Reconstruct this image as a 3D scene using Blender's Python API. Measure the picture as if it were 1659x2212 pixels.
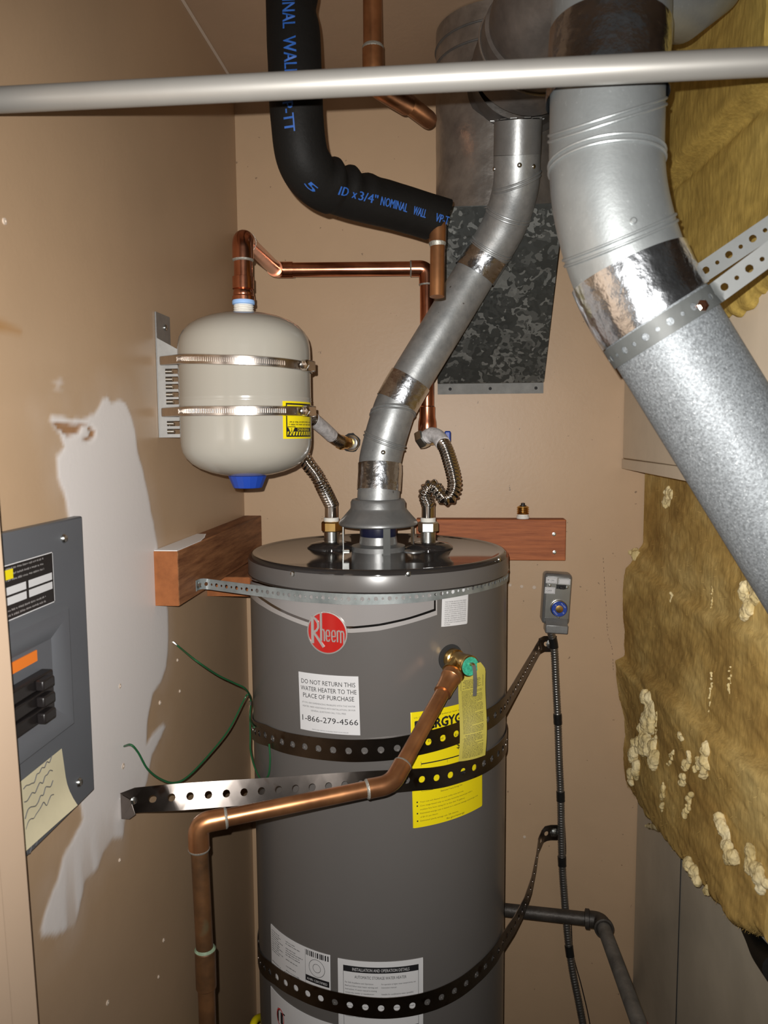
import bpy, bmesh, math, random
import numpy as np
from mathutils import Vector as V, Matrix, noise as mnoise

for o in list(bpy.data.objects): bpy.data.objects.remove(o, do_unlink=True)
SC = bpy.context.scene; COL = SC.collection
random.seed(7)
PI = math.pi

# ------------------------------------------------------------------ camera
FPX, IW, IH = 1680.0, 1659, 2212
YAW, PITCH, ROLL = math.radians(4.9), math.radians(5.6), math.radians(-0.4)
CAM = V((0, 0, 1.657))
CR = (Matrix.Rotation(YAW, 3, 'Z') @ Matrix.Rotation(PI/2 - PITCH, 3, 'X') @ Matrix.Rotation(ROLL, 3, 'Z'))
cd = bpy.data.cameras.new('camera'); cam = bpy.data.objects.new('camera', cd); COL.objects.link(cam)
cam.matrix_world = Matrix.Translation(CAM) @ CR.to_4x4()
cd.sensor_fit = 'AUTO'; cd.sensor_width = 36; cd.lens = FPX*36/IH
cd.clip_start = 0.02; cd.clip_end = 50
cd.dof.use_dof = True; cd.dof.focus_distance = 1.38; cd.dof.aperture_fstop = 10
SC.camera = cam
# ------------------------------------------------------------------ world, lights, exposure
w = bpy.data.worlds.new('dim_hallway'); SC.world = w; w.use_nodes = True
w.node_tree.nodes['Background'].inputs[0].default_value = (0.82, 0.78, 0.72, 1)
w.node_tree.nodes['Background'].inputs[1].default_value = 0.035
fl = bpy.data.lights.new('phone_flash', 'SPOT'); flo = bpy.data.objects.new('phone_flash', fl); COL.objects.link(flo)
fl.energy = 77; fl.color = (1.0, 0.97, 0.93); fl.shadow_soft_size = 0.0024
fl.spot_size = math.radians(108); fl.spot_blend = 1.0
flo.matrix_world = Matrix.Translation(CAM + CR @ V((-0.012, 0.019, 0.0))) @ CR.to_4x4()
SC.view_settings.view_transform = 'Standard'; SC.view_settings.look = 'None'
SC.view_settings.gamma = 1; SC.view_settings.use_curve_mapping = False
SC.view_settings.exposure = 0.0

# ------------------------------------------------------------------ helpers: surveying (a pixel read off the photograph, at a true depth)
def ray(px, py): return CR @ V(((px-829.5)/FPX, -(py-1106)/FPX, -1))
def D(px, py, zc): return CAM + ray(px, py)*zc
def AY(px, py, y): d = ray(px, py); return CAM + d*((y-CAM.y)/d.y)
def AX(px, py, x): d = ray(px, py); return CAM + d*((x-CAM.x)/d.x)
def AZ(px, py, z): d = ray(px, py); return CAM + d*((z-CAM.z)/d.z)

# ------------------------------------------------------------------ helpers: mesh building
class MB:
    def __init__(s): s.v = []; s.f = []
    def add(s, v, f):
        b = len(s.v); s.v += [tuple(p) for p in v]; s.f += [tuple(i+b for i in q) for q in f]; return s
    def box(s, lo, hi):
        x0,y0,z0 = lo; x1,y1,z1 = hi
        return s.add([(x0,y0,z0),(x1,y0,z0),(x1,y1,z0),(x0,y1,z0),(x0,y0,z1),(x1,y0,z1),(x1,y1,z1),(x0,y1,z1)],
              [(0,3,2,1),(4,5,6,7),(0,1,5,4),(1,2,6,5),(2,3,7,6),(3,0,4,7)])
    def hexa(s, p):   # 8 points: bottom 4, top 4
        return s.add(p, [(0,3,2,1),(4,5,6,7),(0,1,5,4),(1,2,6,5),(2,3,7,6),(3,0,4,7)])
    def obox(s, c, ax, h):
        c = V(c); X,Y,Z = [V(a).normalized()*k for a,k in zip(ax, h)]
        return s.hexa([c-X-Y-Z, c+X-Y-Z, c+X+Y-Z, c-X+Y-Z, c-X-Y+Z, c+X-Y+Z, c+X+Y+Z, c-X+Y+Z])
    def tube(s, path, r, n=20, caps=True, closed=False, flat=None, endskew=0, fn=None):
        path = [V(p) for p in path]; m = len(path)
        T = []
        for i in range(m):
            a = path[(i-1) % m] if (closed or i > 0) else path[i]
            b = path[(i+1) % m] if (closed or i < m-1) else path[i]
            T.append((b-a).normalized())
        N = T[0].cross(V((0,0,1)))
        if N.length < .05: N = T[0].cross(V((0,1,0)))
        N.normalize(); vs = []
        for i in range(m):
            if i: N = (T[i-1].rotation_difference(T[i]) @ N); N = (N - T[i]*N.dot(T[i])).normalized()
            B = T[i].cross(N); ri = r[i] if isinstance(r, (list, tuple)) else r
            for k in range(n):
                a = 2*PI*k/n; q = ri
                d = N*math.cos(a) + B*math.sin(a)
                if fn: q = ri*fn(i/(m-1), d, path[i])
                vs.append(path[i] + d*q)
        fs = []
        for i in range(m if closed else m-1):
            j = (i+1) % m
            for k in range(n):
                fs.append((i*n+k, i*n+(k+1) % n, j*n+(k+1) % n, j*n+k))
        if caps and not closed:
            fs.append(tuple(range(n-1, -1, -1))); fs.append(tuple((m-1)*n+k for k in range(n)))
        return s.add(vs, fs)
    def lathe(s, prof, o=(0,0,0), axis=(0,0,1), n=32, caps=True):   # prof: (radius, height)
        o = V(o); A = V(axis).normalized()
        X = A.cross(V((0,0,1)));
        if X.length < .05: X = V((1,0,0))
        X.normalize(); Y = A.cross(X); vs = []; fs = []; m = len(prof)
        for r_, h in prof:
            for k in range(n):
                a = 2*PI*k/n; vs.append(o + A*h + (X*math.cos(a)+Y*math.sin(a))*max(r_, 1e-5))
        for i in range(m-1):
            for k in range(n): fs.append((i*n+k, i*n+(k+1) % n, (i+1)*n+(k+1) % n, (i+1)*n+k))
        if caps:
            fs.append(tuple(range(n-1,-1,-1))); fs.append(tuple((m-1)*n+k for k in range(n)))
        return s.add(vs, fs)
    def grid(s, rows):
        m = len(rows[0]); vs = [p for r_ in rows for p in r_]
        return s.add(vs, [(i*m+k, i*m+k+1, (i+1)*m+k+1, (i+1)*m+k) for i in range(len(rows)-1) for k in range(m-1)])
    def slab(s, rows, off):      # grid with thickness: off(i,k) -> vector to the back point
        nr, m = len(rows), len(rows[0])
        vs = [p for r_ in rows for p in r_]; bk = [V(rows[i][k])+off(i,k) for i in range(nr) for k in range(m)]
        t = nr*m; fs = []
        for i in range(nr-1):
            for k in range(m-1):
                a,b,c,d = i*m+k, i*m+k+1, (i+1)*m+k+1, (i+1)*m+k
                fs += [(a,b,c,d), (t+d,t+c,t+b,t+a)]
        ring = [k for k in range(m)] + [i*m+m-1 for i in range(1,nr)] + [(nr-1)*m+k for k in range(m-2,-1,-1)] + [i*m for i in range(nr-2,0,-1)]
        for q in range(len(ring)):
            a, b = ring[q], ring[(q+1) % len(ring)]; fs.append((b,a,t+a,t+b))
        return s.add(list(vs)+bk, fs)

def unit_root(o):
    while o.parent: o = o.parent
    return o
def obj(name, mb, m, parent=None, smooth=40, bevel=0, recalc=True, loc=None, weld=0):
    me = bpy.data.meshes.new(name); me.from_pydata(mb.v, [], mb.f)
    if recalc:
        bm = bmesh.new(); bm.from_mesh(me)
        if weld: bmesh.ops.remove_doubles(bm, verts=bm.verts, dist=weld)
        bmesh.ops.recalc_face_normals(bm, faces=bm.faces); bm.to_mesh(me); bm.free()
    me.materials.append(m)
    o = bpy.data.objects.new(name, me); COL.objects.link(o)
    if parent is None:
        a = np.array(mb.v); c = V(loc) if loc is not None else V(((a[:,0].min()+a[:,0].max())/2, (a[:,1].min()+a[:,1].max())/2, a[:,2].min()))
        me.transform(Matrix.Translation(-c)); o.location = c; o['base'] = tuple(c)
    else:
        c = V(unit_root(parent)['base']); me.transform(Matrix.Translation(-c)); o.parent = parent
    if smooth: me.shade_smooth(); me.set_sharp_from_angle(angle=math.radians(smooth))
    if bevel:
        b = o.modifiers.new('edge', 'BEVEL'); b.width = bevel; b.segments = 2; b.limit_method = 'ANGLE'; b.angle_limit = math.radians(40)
    return o
def tag(o, label, cat, group=None):
    o['label'] = label; o['category'] = cat
    if group: o['group'] = group
    return o
def thing(name, label, cat, loc, group=None):
    o = bpy.data.objects.new(name, None); COL.objects.link(o); o.location = loc; o.empty_display_size = .05
    o['base'] = tuple(loc); return tag(o, label, cat, group)
def struct(name, mb, m, **k):
    o = obj(name, mb, m, **k)
    if not o.parent: o['kind'] = 'structure'
    return o
def lab(o, t): o['label'] = t; return o

def fillet(pts, r, n=8):
    pts = [V(p) for p in pts]; out = [pts[0]]
    for i in range(1, len(pts)-1):
        a, b, c = pts[i-1], pts[i], pts[i+1]; rr = r[i] if isinstance(r, (list,tuple)) else r
        d1 = (a-b); d2 = (c-b); l = min(rr, d1.length*.48, d2.length*.48)
        p, q = b+d1.normalized()*l, b+d2.normalized()*l
        for k in range(n+1):
            t = k/n; out.append(p*(1-t)**2 + b*2*t*(1-t) + q*t*t)
    out.append(pts[-1]); return out
def catmull(pts, n=10):
    pts = [V(p) for p in pts]; P = [pts[0]*2-pts[1]] + pts + [pts[-1]*2-pts[-2]]; out = []
    for i in range(1, len(P)-2):
        a,b,c,d = P[i-1:i+3]
        for k in range(n):
            t = k/n
            out.append((b*2 + (c-a)*t + (a*2-b*5+c*4-d)*t*t + (b*3-a-c*3+d)*t**3)*.5)
    out.append(pts[-1]); return out
class Path:
    def __init__(s, pts):
        s.p = [V(q) for q in pts]; s.L = [0]
        for a,b in zip(s.p, s.p[1:]): s.L.append(s.L[-1]+(b-a).length)
        s.len = s.L[-1]
    def i(s, x):
        x = min(max(x,0), s.len); lo, hi = 0, len(s.L)-1
        while hi-lo > 1:
            m = (lo+hi)//2
            if s.L[m] <= x: lo = m
            else: hi = m
        return lo, (x-s.L[lo])/max(s.L[hi]-s.L[lo], 1e-9)
    def at(s, x):
        k,t = s.i(x); return s.p[k].lerp(s.p[k+1], t)
    def tan(s, x): return (s.at(min(x+.004, s.len)) - s.at(max(x-.004, 0))).normalized()
    def near(s, q):
        q = V(q); return min((((p-q).length, l) for p,l in zip(s.p, s.L)))[1]
    def cut(s, a, b, step=.004):
        n = max(2, int((b-a)/step)); return [s.at(a+(b-a)*k/n) for k in range(n+1)]

def strap(mb, pts, ups, width, th, holes, pitch):
    """flat metal strap along pts with real punched holes; ups: width direction per point; holes: list of (s, radius)"""
    P = Path(pts); U = [V(u) for u in ups]
    def fr(x):
        k,t = P.i(x); u = U[k].lerp(U[k+1], t); T = P.tan(x); u = (u-T*u.dot(T)).normalized(); return P.at(x), T, u, T.cross(u)
    holes = sorted(holes); cuts = [0]
    for a,b in zip(holes, holes[1:]): cuts.append((a[0]+b[0])/2)
    cuts.append(P.len); h = width/2
    hs = [a for a in holes]
    for i, (s0, r) in enumerate(hs):
        a, b = cuts[i], cuts[i+1]
        bd = [(a + (b-a)*k/4, -h) for k in range(4)] + [(b, -h + width*k/4) for k in range(4)] + [(b - (b-a)*k/4, h) for k in range(4)] + [(a, h - width*k/4) for k in range(4)]
        n = 16; vs = []
        for sgn in (1, -1):
            for (s_, t_) in bd:
                p, T, u, N = fr(s_); vs.append(p + u*t_ + N*(th/2*sgn))
            for (s_, t_) in bd:
                an = math.atan2(t_, s_-s0); p, T, u, N = fr(s0 + r*math.cos(an)); vs.append(p + u*(r*math.sin(an)) + N*(th/2*sgn))
        fs = []
        for k in range(n):
            j = (k+1) % n
            fs += [(k, j, n+j, n+k), (2*n+j, 2*n+k, 3*n+k, 3*n+j), (n+k, n+j, 3*n+j, 3*n+k)]
            if not (4 <= k < 8 and i < len(hs)-1) and not (12 <= k and i > 0): fs.append((j, k, 2*n+k, 2*n+j))
        mb.add(vs, fs)
    return mb

# ------------------------------------------------------------------ helpers: lettering as flat mesh
_tc = {}
def tmesh(t):
    if t not in _tc:
        c = bpy.data.curves.new('t', 'FONT'); c.body = t; c.size = 1; c.resolution_u = 2
        o = bpy.data.objects.new('t', c); me = bpy.data.meshes.new_from_object(o)
        _tc[t] = ([(p.co.x, p.co.y) for p in me.vertices], [tuple(p.vertices) for p in me.polygons])
        bpy.data.objects.remove(o); bpy.data.curves.remove(c); bpy.data.meshes.remove(me)
    return _tc[t]
CAPH = max(y for x,y in tmesh('H')[0])
def text(mb, t, fn, x, y, h, width=None, al='C', lift=.0004, slant=0):
    """x,y: anchor (baseline) in the plane of fn; h: cap height; width: squeeze or stretch to this width"""
    vs, fs = tmesh(t)
    if not vs: return
    x0 = min(p[0] for p in vs); x1 = max(p[0] for p in vs); k = h/CAPH
    sx = (width/(x1-x0)) if width else k; wd = (x1-x0)*sx
    ox = x - (wd/2 if al == 'C' else wd if al == 'R' else 0)
    mb.add([fn(ox+(a-x0)*sx, y+b*k + slant*(ox+(a-x0)*sx), lift) for a,b in vs], fs)
def scribble(mb, fn, x0, x1, y, h, rnd, lift=.0004, gap=.55, ax=1):
    """a line of print too small to read: letter-sized marks grouped in words; ax: size of the x unit in metres"""
    x = x0
    while x < x1:
        for k in range(rnd.randint(2, 8)):
            wd = h*rnd.uniform(.35,.6)/ax
            if x+wd > x1: break
            a = rnd.uniform(0,.25)*h; b = h*rnd.uniform(.65,1.0)
            mb.add([fn(x,y+a,lift), fn(x+wd,y+a,lift), fn(x+wd*rnd.uniform(.5,1),y+b,lift), fn(x,y+b,lift)], [(0,1,2,3)])
            x += wd*1.25
        x += gap*h/ax
def rect(mb, fn, x0, y0, x1, y1, lift=.0004, n=1):
    for k in range(n):
        a = x0+(x1-x0)*k/n; b = x0+(x1-x0)*(k+1)/n
        mb.add([fn(a,y0,lift), fn(b,y0,lift), fn(b,y1,lift), fn(a,y1,lift)], [(0,1,2,3)])
def frame(mb, fn, x0, y0, x1, y1, t, lift=.0004, n=8):
    rect(mb, fn, x0, y0, x1, y0+t, lift, n); rect(mb, fn, x0, y1-t, x1, y1, lift, n)
    rect(mb, fn, x0, y0, x0+t, y1, lift); rect(mb, fn, x1-t, y0, x1, y1, lift)
def sheet(mb, fn, x0, y0, x1, y1, cr=.0, th=.0003, n=16):
    """thin label sheet with rounded corners laid on the surface fn"""
    rows = [[], []]
    xs = sorted(set([x0+(x1-x0)*k/n for k in range(n+1)] + ([x0+cr*q for q in (0,.1,.3,.6,1)] + [x1-cr*q for q in (0,.1,.3,.6,1)] if cr else [])))
    for a in xs:
        e = min(a-x0, x1-a); d = 0
        if cr and e < cr: d = cr - math.sqrt(max(cr*cr-(cr-e)**2, 0))
        rows[0].append(V(fn(a, y0+d, th))); rows[1].append(V(fn(a, y1-d, th)))
    bk = [[V(fn(a, y0, -.0004)) for a in xs], [V(fn(a, y1, -.0004)) for a in xs]]
    mb.slab(rows, lambda i,k: bk[i][k]-rows[i][k] + (rows[i][k]-rows[i][k]))

# ------------------------------------------------------------------ materials
def M(name, col, rough=.5, metal=0, var=0, vscale=8, bump=0, bscale=60, spec=.5, dark=None, stretch=None, rvar=0, detail=4, coat=0, sheen=0):
    m = bpy.data.materials.new(name); m.use_nodes = True; nt = m.node_tree; N = nt.nodes; L = nt.links
    b = N['Principled BSDF']; b.inputs['Roughness'].default_value = rough; b.inputs['Metallic'].default_value = metal
    b.inputs['Specular IOR Level'].default_value = spec; b.inputs['Base Color'].default_value = (*col, 1)
    if coat: b.inputs['Coat Weight'].default_value = coat; b.inputs['Coat Roughness'].default_value = .05
    if sheen: b.inputs['Sheen Weight'].default_value = sheen
    tc = N.new('ShaderNodeTexCoord'); mp = N.new('ShaderNodeMapping'); L.new(tc.outputs['Object'], mp.inputs[0])
    if stretch: mp.inputs['Scale'].default_value = stretch
    m['_'] = 0
    if var:
        n = N.new('ShaderNodeTexNoise'); n.inputs['Scale'].default_value = vscale; n.inputs['Detail'].default_value = detail; n.inputs['Roughness'].default_value = .65
        L.new(mp.outputs[0], n.inputs['Vector'])
        r = N.new('ShaderNodeValToRGB'); c2 = dark or tuple(c*(1-var) for c in col); c3 = tuple(min(c*(1+var*.5),1) for c in col)
        r.color_ramp.elements[0].position = .3; r.color_ramp.elements[0].color = (*c2,1)
        r.color_ramp.elements[1].position = .7; r.color_ramp.elements[1].color = (*c3,1)
        L.new(n.outputs['Fac'], r.inputs[0]); L.new(r.outputs[0], b.inputs['Base Color'])
        if rvar:
            mr = N.new('ShaderNodeMapRange'); mr.inputs[3].default_value = rough-rvar; mr.inputs[4].default_value = rough+rvar
            L.new(n.outputs['Fac'], mr.inputs[0]); L.new(mr.outputs[0], b.inputs['Roughness'])
    if bump:
        n = N.new('ShaderNodeTexNoise'); n.inputs['Scale'].default_value = bscale; n.inputs['Detail'].default_value = 5
        L.new(mp.outputs[0], n.inputs['Vector']); bp = N.new('ShaderNodeBump'); bp.inputs['Strength'].default_value = bump; bp.inputs['Distance'].default_value = .003
        L.new(n.outputs['Fac'], bp.inputs['Height']); L.new(bp.outputs[0], b.inputs['Normal'])
    return m
def specks(m, col, scale, thr, soft=.02, mix=1.0):
    """small stains or spots scattered over a material"""
    nt = m.node_tree; N = nt.nodes; L = nt.links; b = N['Principled BSDF']
    tc = N.new('ShaderNodeTexCoord'); n = N.new('ShaderNodeTexNoise'); n.inputs['Scale'].default_value = scale; n.inputs['Detail'].default_value = 2
    L.new(tc.outputs['Object'], n.inputs['Vector']); mr = N.new('ShaderNodeMapRange'); mr.inputs[1].default_value = thr; mr.inputs[2].default_value = thr+soft; mr.inputs[4].default_value = mix
    L.new(n.outputs['Fac'], mr.inputs[0]); mx = N.new('ShaderNodeMix'); mx.data_type = 'RGBA'
    L.new(mr.outputs[0], mx.inputs[0]); mx.inputs[7].default_value = (*col,1)
    src = b.inputs['Base Color'].links
    if src: L.new(src[0].from_socket, mx.inputs[6])
    else: mx.inputs[6].default_value = b.inputs['Base Color'].default_value
    L.new(mx.outputs[2], b.inputs['Base Color']); return m
def spangle(name, c1, c2, rough, scale, metal=.7):
    m = M(name, c1, rough, metal); nt = m.node_tree; N = nt.nodes; L = nt.links; b = N['Principled BSDF']
    tc = N.new('ShaderNodeTexCoord'); n = N.new('ShaderNodeTexNoise'); n.inputs['Scale'].default_value = scale*.6; n.inputs['Detail'].default_value = 2
    L.new(tc.outputs['Object'], n.inputs['Vector'])
    ad = N.new('ShaderNodeMix'); ad.data_type = 'RGBA'; ad.blend_type = 'LINEAR_LIGHT'; ad.inputs[0].default_value = .05
    L.new(tc.outputs['Object'], ad.inputs[6]); L.new(n.outputs['Color'], ad.inputs[7])
    v = N.new('ShaderNodeTexVoronoi'); v.inputs['Scale'].default_value = scale; L.new(ad.outputs[2], v.inputs['Vector'])
    sp = N.new('ShaderNodeSeparateColor'); L.new(v.outputs['Color'], sp.inputs[0])
    r = N.new('ShaderNodeValToRGB'); r.color_ramp.elements[0].color = (*c1,1); r.color_ramp.elements[1].color = (*c2,1)
    r.color_ramp.elements[0].position = .50; r.color_ramp.elements[1].position = 1.0; r.color_ramp.interpolation = 'EASE'
    L.new(sp.outputs[0], r.inputs[0]); L.new(r.outputs[0], b.inputs['Base Color'])
    mr = N.new('ShaderNodeMapRange'); mr.inputs[3].default_value = rough-.12; mr.inputs[4].default_value = rough+.15; L.new(sp.outputs[1], mr.inputs[0]); L.new(mr.outputs[0], b.inputs['Roughness'])
    return m

m_wall = specks(M('tan_wall_paint', (.455,.312,.193), .42, var=.07, vscale=3, bump=.06, bscale=140, spec=.35), (.16,.105,.065), 95, .745, .03, .75)
m_ceil = M('ceiling_paint', (.39,.265,.17), .7, var=.08, vscale=3, bump=.1, bscale=90)
m_jamb = M('door_casing_paint', (.62,.46,.33), .45, var=.04, vscale=4, spec=.3)
m_floor = M('concrete_floor', (.25,.22,.19), .8, var=.3, vscale=6)
m_rod = M('satin_aluminium', (.30,.29,.27), .46, .45, var=.04, vscale=20)
m_heat = M('grey_enamel', (.112,.105,.100), .28, 0, var=.03, vscale=5, spec=.5)
m_pan = M('gloss_grey_enamel', (.026,.023,.022), .06, 0, spec=.42)
m_zincd = M('dull_zinc_plate', (.36,.36,.35), .5, .5, var=.15, vscale=40)
m_silver = M('polished_silver_letter', (.42,.39,.37), .3, .35)
m_copper = M('new_copper', (.72,.32,.19), .22, 1, var=.25, vscale=14, dark=(.45,.17,.10), rvar=.05)
m_cuold = M('aged_copper', (.50,.235,.10), .33, .85, var=.4, vscale=10, dark=(.26,.11,.05), rvar=.1)
m_cudark = specks(M('tarnished_copper', (.125,.056,.021), .52, .45, var=.6, vscale=16, dark=(.045,.024,.011)), (.06,.20,.13), 11, .585, .1, .8)
m_solder = M('solder', (.36,.35,.31), .5, .6, var=.3, vscale=60, bump=.5, bscale=200)
m_galv = specks(M('galvanized_pipe', (.39,.40,.40), .44, .65, var=.12, vscale=40, dark=(.27,.285,.29), bump=.05, bscale=300), (.10,.09,.08), 120, .74, .02, .8)
m_galvd = M('dull_galvanized_pipe', (.26,.265,.265), .38, .6, var=.2, vscale=22, bump=.05, bscale=200)
m_galvb = specks(M('bright_galvanized_pipe', (.36,.385,.39), .42, .7, var=.10, vscale=30, bump=.06, bscale=260), (.55,.58,.59), 190, .68, .05, .35)
m_glit = specks(M('coarse_galvanized', (.23,.25,.265), .58, .42, var=.5, vscale=420, bump=.14, bscale=520, detail=2), (.62,.65,.67), 520, .66, .03, .55)
m_spang = spangle('spangled_sheet_metal', (.062,.067,.064), (.23,.24,.23), .46, 60, .5)
m_foil = M('foil_tape', (.70,.73,.77), .22, 1, var=.10, vscale=30, bump=.85, bscale=46, rvar=.06)
m_dkfoil = M('dark_foil', (.20,.18,.165), .42, .6, var=.35, vscale=16, bump=.4, bscale=40)  # darker, browner foil for the branch elbow
m_foild = M('dusty_foil', (.40,.37,.34), .34, .8, var=.4, vscale=14, bump=.5, bscale=45)
m_dull = M('shade_dark_sheet_metal', (.12,.115,.11), .5, .45, var=.25, vscale=18)  # shade on the branch's underside put into the colour; also the stack seams
m_chrome = M('chromed_steel', (.62,.57,.52), .14, 1)
m_zinc = M('zinc_plate', (.66,.68,.66), .25, 1, var=.1, vscale=40)
m_brass = M('brass', (.72,.48,.18), .24, 1, var=.3, vscale=25, dark=(.45,.27,.08))
m_strap = M('galvanized_strap', (.32,.345,.345), .40, .5, var=.25, vscale=35, dark=(.22,.25,.25))
m_strapb = M('light_galvanized_strap', (.088,.094,.092), .55, .15, var=.12, vscale=35)
m_steel = specks(M('bare_steel_strap', (.26,.23,.21), .30, 1.0, var=.2, vscale=20), (.12,.06,.03), 30, .64, .08, .7)
m_clamp = M('stainless_band', (.62,.56,.51), .25, 1, var=.15, vscale=90)
m_tank = M('ivory_enamel', (.36,.34,.295), .16, 0, var=.02, vscale=4, spec=.6)
m_blue = M('blue_plastic', (.012,.05,.32), .35)
m_bluet = M('blue_thread_tape', (.28,.47,.80), .6)
m_ptfe = M('white_thread_tape', (.74,.72,.66), .6, bump=.4, bscale=200)
m_foam = M('black_foam', (.0072,.0066,.006), .6, var=.2, vscale=20, bump=.12, bscale=220, spec=.13)
m_print = M('blue_print', (.012,.075,.30), .6)
m_wood = M('fir_lumber', (.29,.13,.055), .6, var=.45, vscale=9, dark=(.13,.045,.018), bump=.15, bscale=40, stretch=(7,1.0,12), spec=.3)
m_woodb = M('fir_lumber_back', (.37,.118,.042), .6, var=.4, vscale=9, dark=(.23,.065,.024), bump=.12, bscale=40, stretch=(1.0,6,12), spec=.3)
m_wend = M('fir_end_grain', (.30,.105,.035), .7, var=.3, vscale=30, dark=(.22,.075,.025), spec=.2)
m_white = M('white_label', (.62,.62,.63), .35, spec=.3)
m_paper = M('cream_paper', (.62,.56,.38), .7, var=.06, vscale=20)
m_black = M('black_ink', (.012,.012,.014), .5)
m_dgrey = M('grey_ink', (.11,.11,.115), .5)
m_yel = M('yellow_label', (.78,.64,.008), .4, spec=.3)
m_yel2 = M('pale_yellow_card', (.40,.34,.06), .45)
m_red = M('red_enamel', (.42,.018,.015), .15)
m_redp = M('red_print', (.55,.03,.03), .5)
m_lgrey = M('silver_grey_panel', (.30,.285,.28), .22, .15)
m_lgrey2 = M('pale_silver_trim', (.45,.43,.42), .22, .3)
m_trim = M('chrome_trim', (.30,.28,.27), .12, 1)
m_green = M('green_wire', (.012,.085,.030), .4)
m_greend = M('green_disc', (.05,.40,.26), .4, var=.6, vscale=220, dark=(.02,.20,.12))
m_panel = M('grey_panel_paint', (.105,.112,.125), .4, var=.05, vscale=5)
m_bake = M('black_bakelite', (.012,.010,.010), .35)
m_orange = M('orange_sticker', (.80,.20,.02), .5)
m_cable = M('armoured_cable', (.30,.29,.275), .33, .9, var=.3, vscale=50)
m_tape = M('black_tape', (.01,.01,.01), .35)
m_iron = M('black_iron', (.05,.042,.035), .5, .3, var=.4, vscale=30, bump=.3, bscale=120)
m_irong = M('grey_iron', (.17,.16,.145), .55, .3, var=.4, vscale=30, bump=.2, bscale=120)
m_ivory = M('ivory_cabinet_paint', (.72,.62,.48), .5, var=.08, vscale=10)
m_cab = M('furnace_cabinet_paint', (.46,.42,.34), .38, var=.22, vscale=4, bump=.05, bscale=200)
m_ss = M('dark_slot', (.02,.02,.02), .8)
m_wpaint = M('white_paint', (.88,.87,.87), .6)
m_crack = M('old_paint_crack', (.17,.11,.075), .8)
m_plaster = M('plaster_crumbs', (.55,.45,.36), .8)

# brushed steel straps: the brushing runs along the strap
_n = m_steel.node_tree; _t = _n.nodes.new('ShaderNodeTangent'); _t.direction_type = 'RADIAL'; _t.axis = 'Z'
_b = _n.nodes['Principled BSDF']; _b.inputs['Anisotropic'].default_value = .88; _n.links.new(_t.outputs[0], _b.inputs['Tangent'])
def fibre(name, c0, c1, c2, fine=1.0):
    """glass wool: soft colour patches, fine upright fibres"""
    m = M(name, c1, .95, 0, spec=.1); nt = m.node_tree; N = nt.nodes; L = nt.links; b = N['Principled BSDF']
    tc = N.new('ShaderNodeTexCoord'); mp = N.new('ShaderNodeMapping'); mp.inputs['Scale'].default_value = (1,.34,.62); L.new(tc.outputs['Object'], mp.inputs[0])
    n = N.new('ShaderNodeTexNoise'); n.inputs['Scale'].default_value = 11*fine; n.inputs['Detail'].default_value = 6; n.inputs['Roughness'].default_value = .55
    L.new(mp.outputs[0], n.inputs['Vector']); r = N.new('ShaderNodeValToRGB')
    e = r.color_ramp.elements; e[0].position = .30; e[0].color = (*c0,1); e[1].position = .72; e[1].color = (*c2,1); q = e.new(.5); q.color = (*c1,1)
    L.new(n.outputs['Fac'], r.inputs[0])
    m2 = N.new('ShaderNodeMapping'); m2.inputs['Scale'].default_value = (1,.45,.16); L.new(tc.outputs['Object'], m2.inputs[0])
    n2 = N.new('ShaderNodeTexNoise'); n2.inputs['Scale'].default_value = 260; n2.inputs['Detail'].default_value = 3; L.new(m2.outputs[0], n2.inputs['Vector'])
    n3 = N.new('ShaderNodeTexNoise'); n3.inputs['Scale'].default_value = 70; n3.inputs['Detail'].default_value = 4; L.new(mp.outputs[0], n3.inputs['Vector'])
    ad = N.new('ShaderNodeMath'); ad.operation = 'ADD'; L.new(n2.outputs['Fac'], ad.inputs[0]); L.new(n3.outputs['Fac'], ad.inputs[1])
    mr = N.new('ShaderNodeMapRange'); mr.inputs[1].default_value = .7; mr.inputs[2].default_value = 1.3; mr.inputs[3].default_value = .80; mr.inputs[4].default_value = 1.2; L.new(ad.outputs[0], mr.inputs[0])
    mx = N.new('ShaderNodeMix'); mx.data_type = 'RGBA'; mx.blend_type = 'MULTIPLY'; mx.inputs[0].default_value = 1; L.new(r.outputs[0], mx.inputs[6]); L.new(mr.outputs[0], mx.inputs[7]); L.new(mx.outputs[2], b.inputs['Base Color'])
    bp = N.new('ShaderNodeBump'); bp.inputs['Strength'].default_value = .35; bp.inputs['Distance'].default_value = .003
    L.new(ad.outputs[0], bp.inputs['Height']); L.new(bp.outputs[0], b.inputs['Normal']); return m
m_fib = fibre('glass_wool', (.29,.175,.050), (.44,.295,.095), (.64,.49,.20))
m_fibu = fibre('glass_wool_amber', (.33,.225,.055), (.43,.305,.080), (.56,.42,.13), .8)
m_tuft = fibre('torn_glass_wool', (.42,.32,.13), (.58,.47,.24), (.74,.65,.42), 3)

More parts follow.
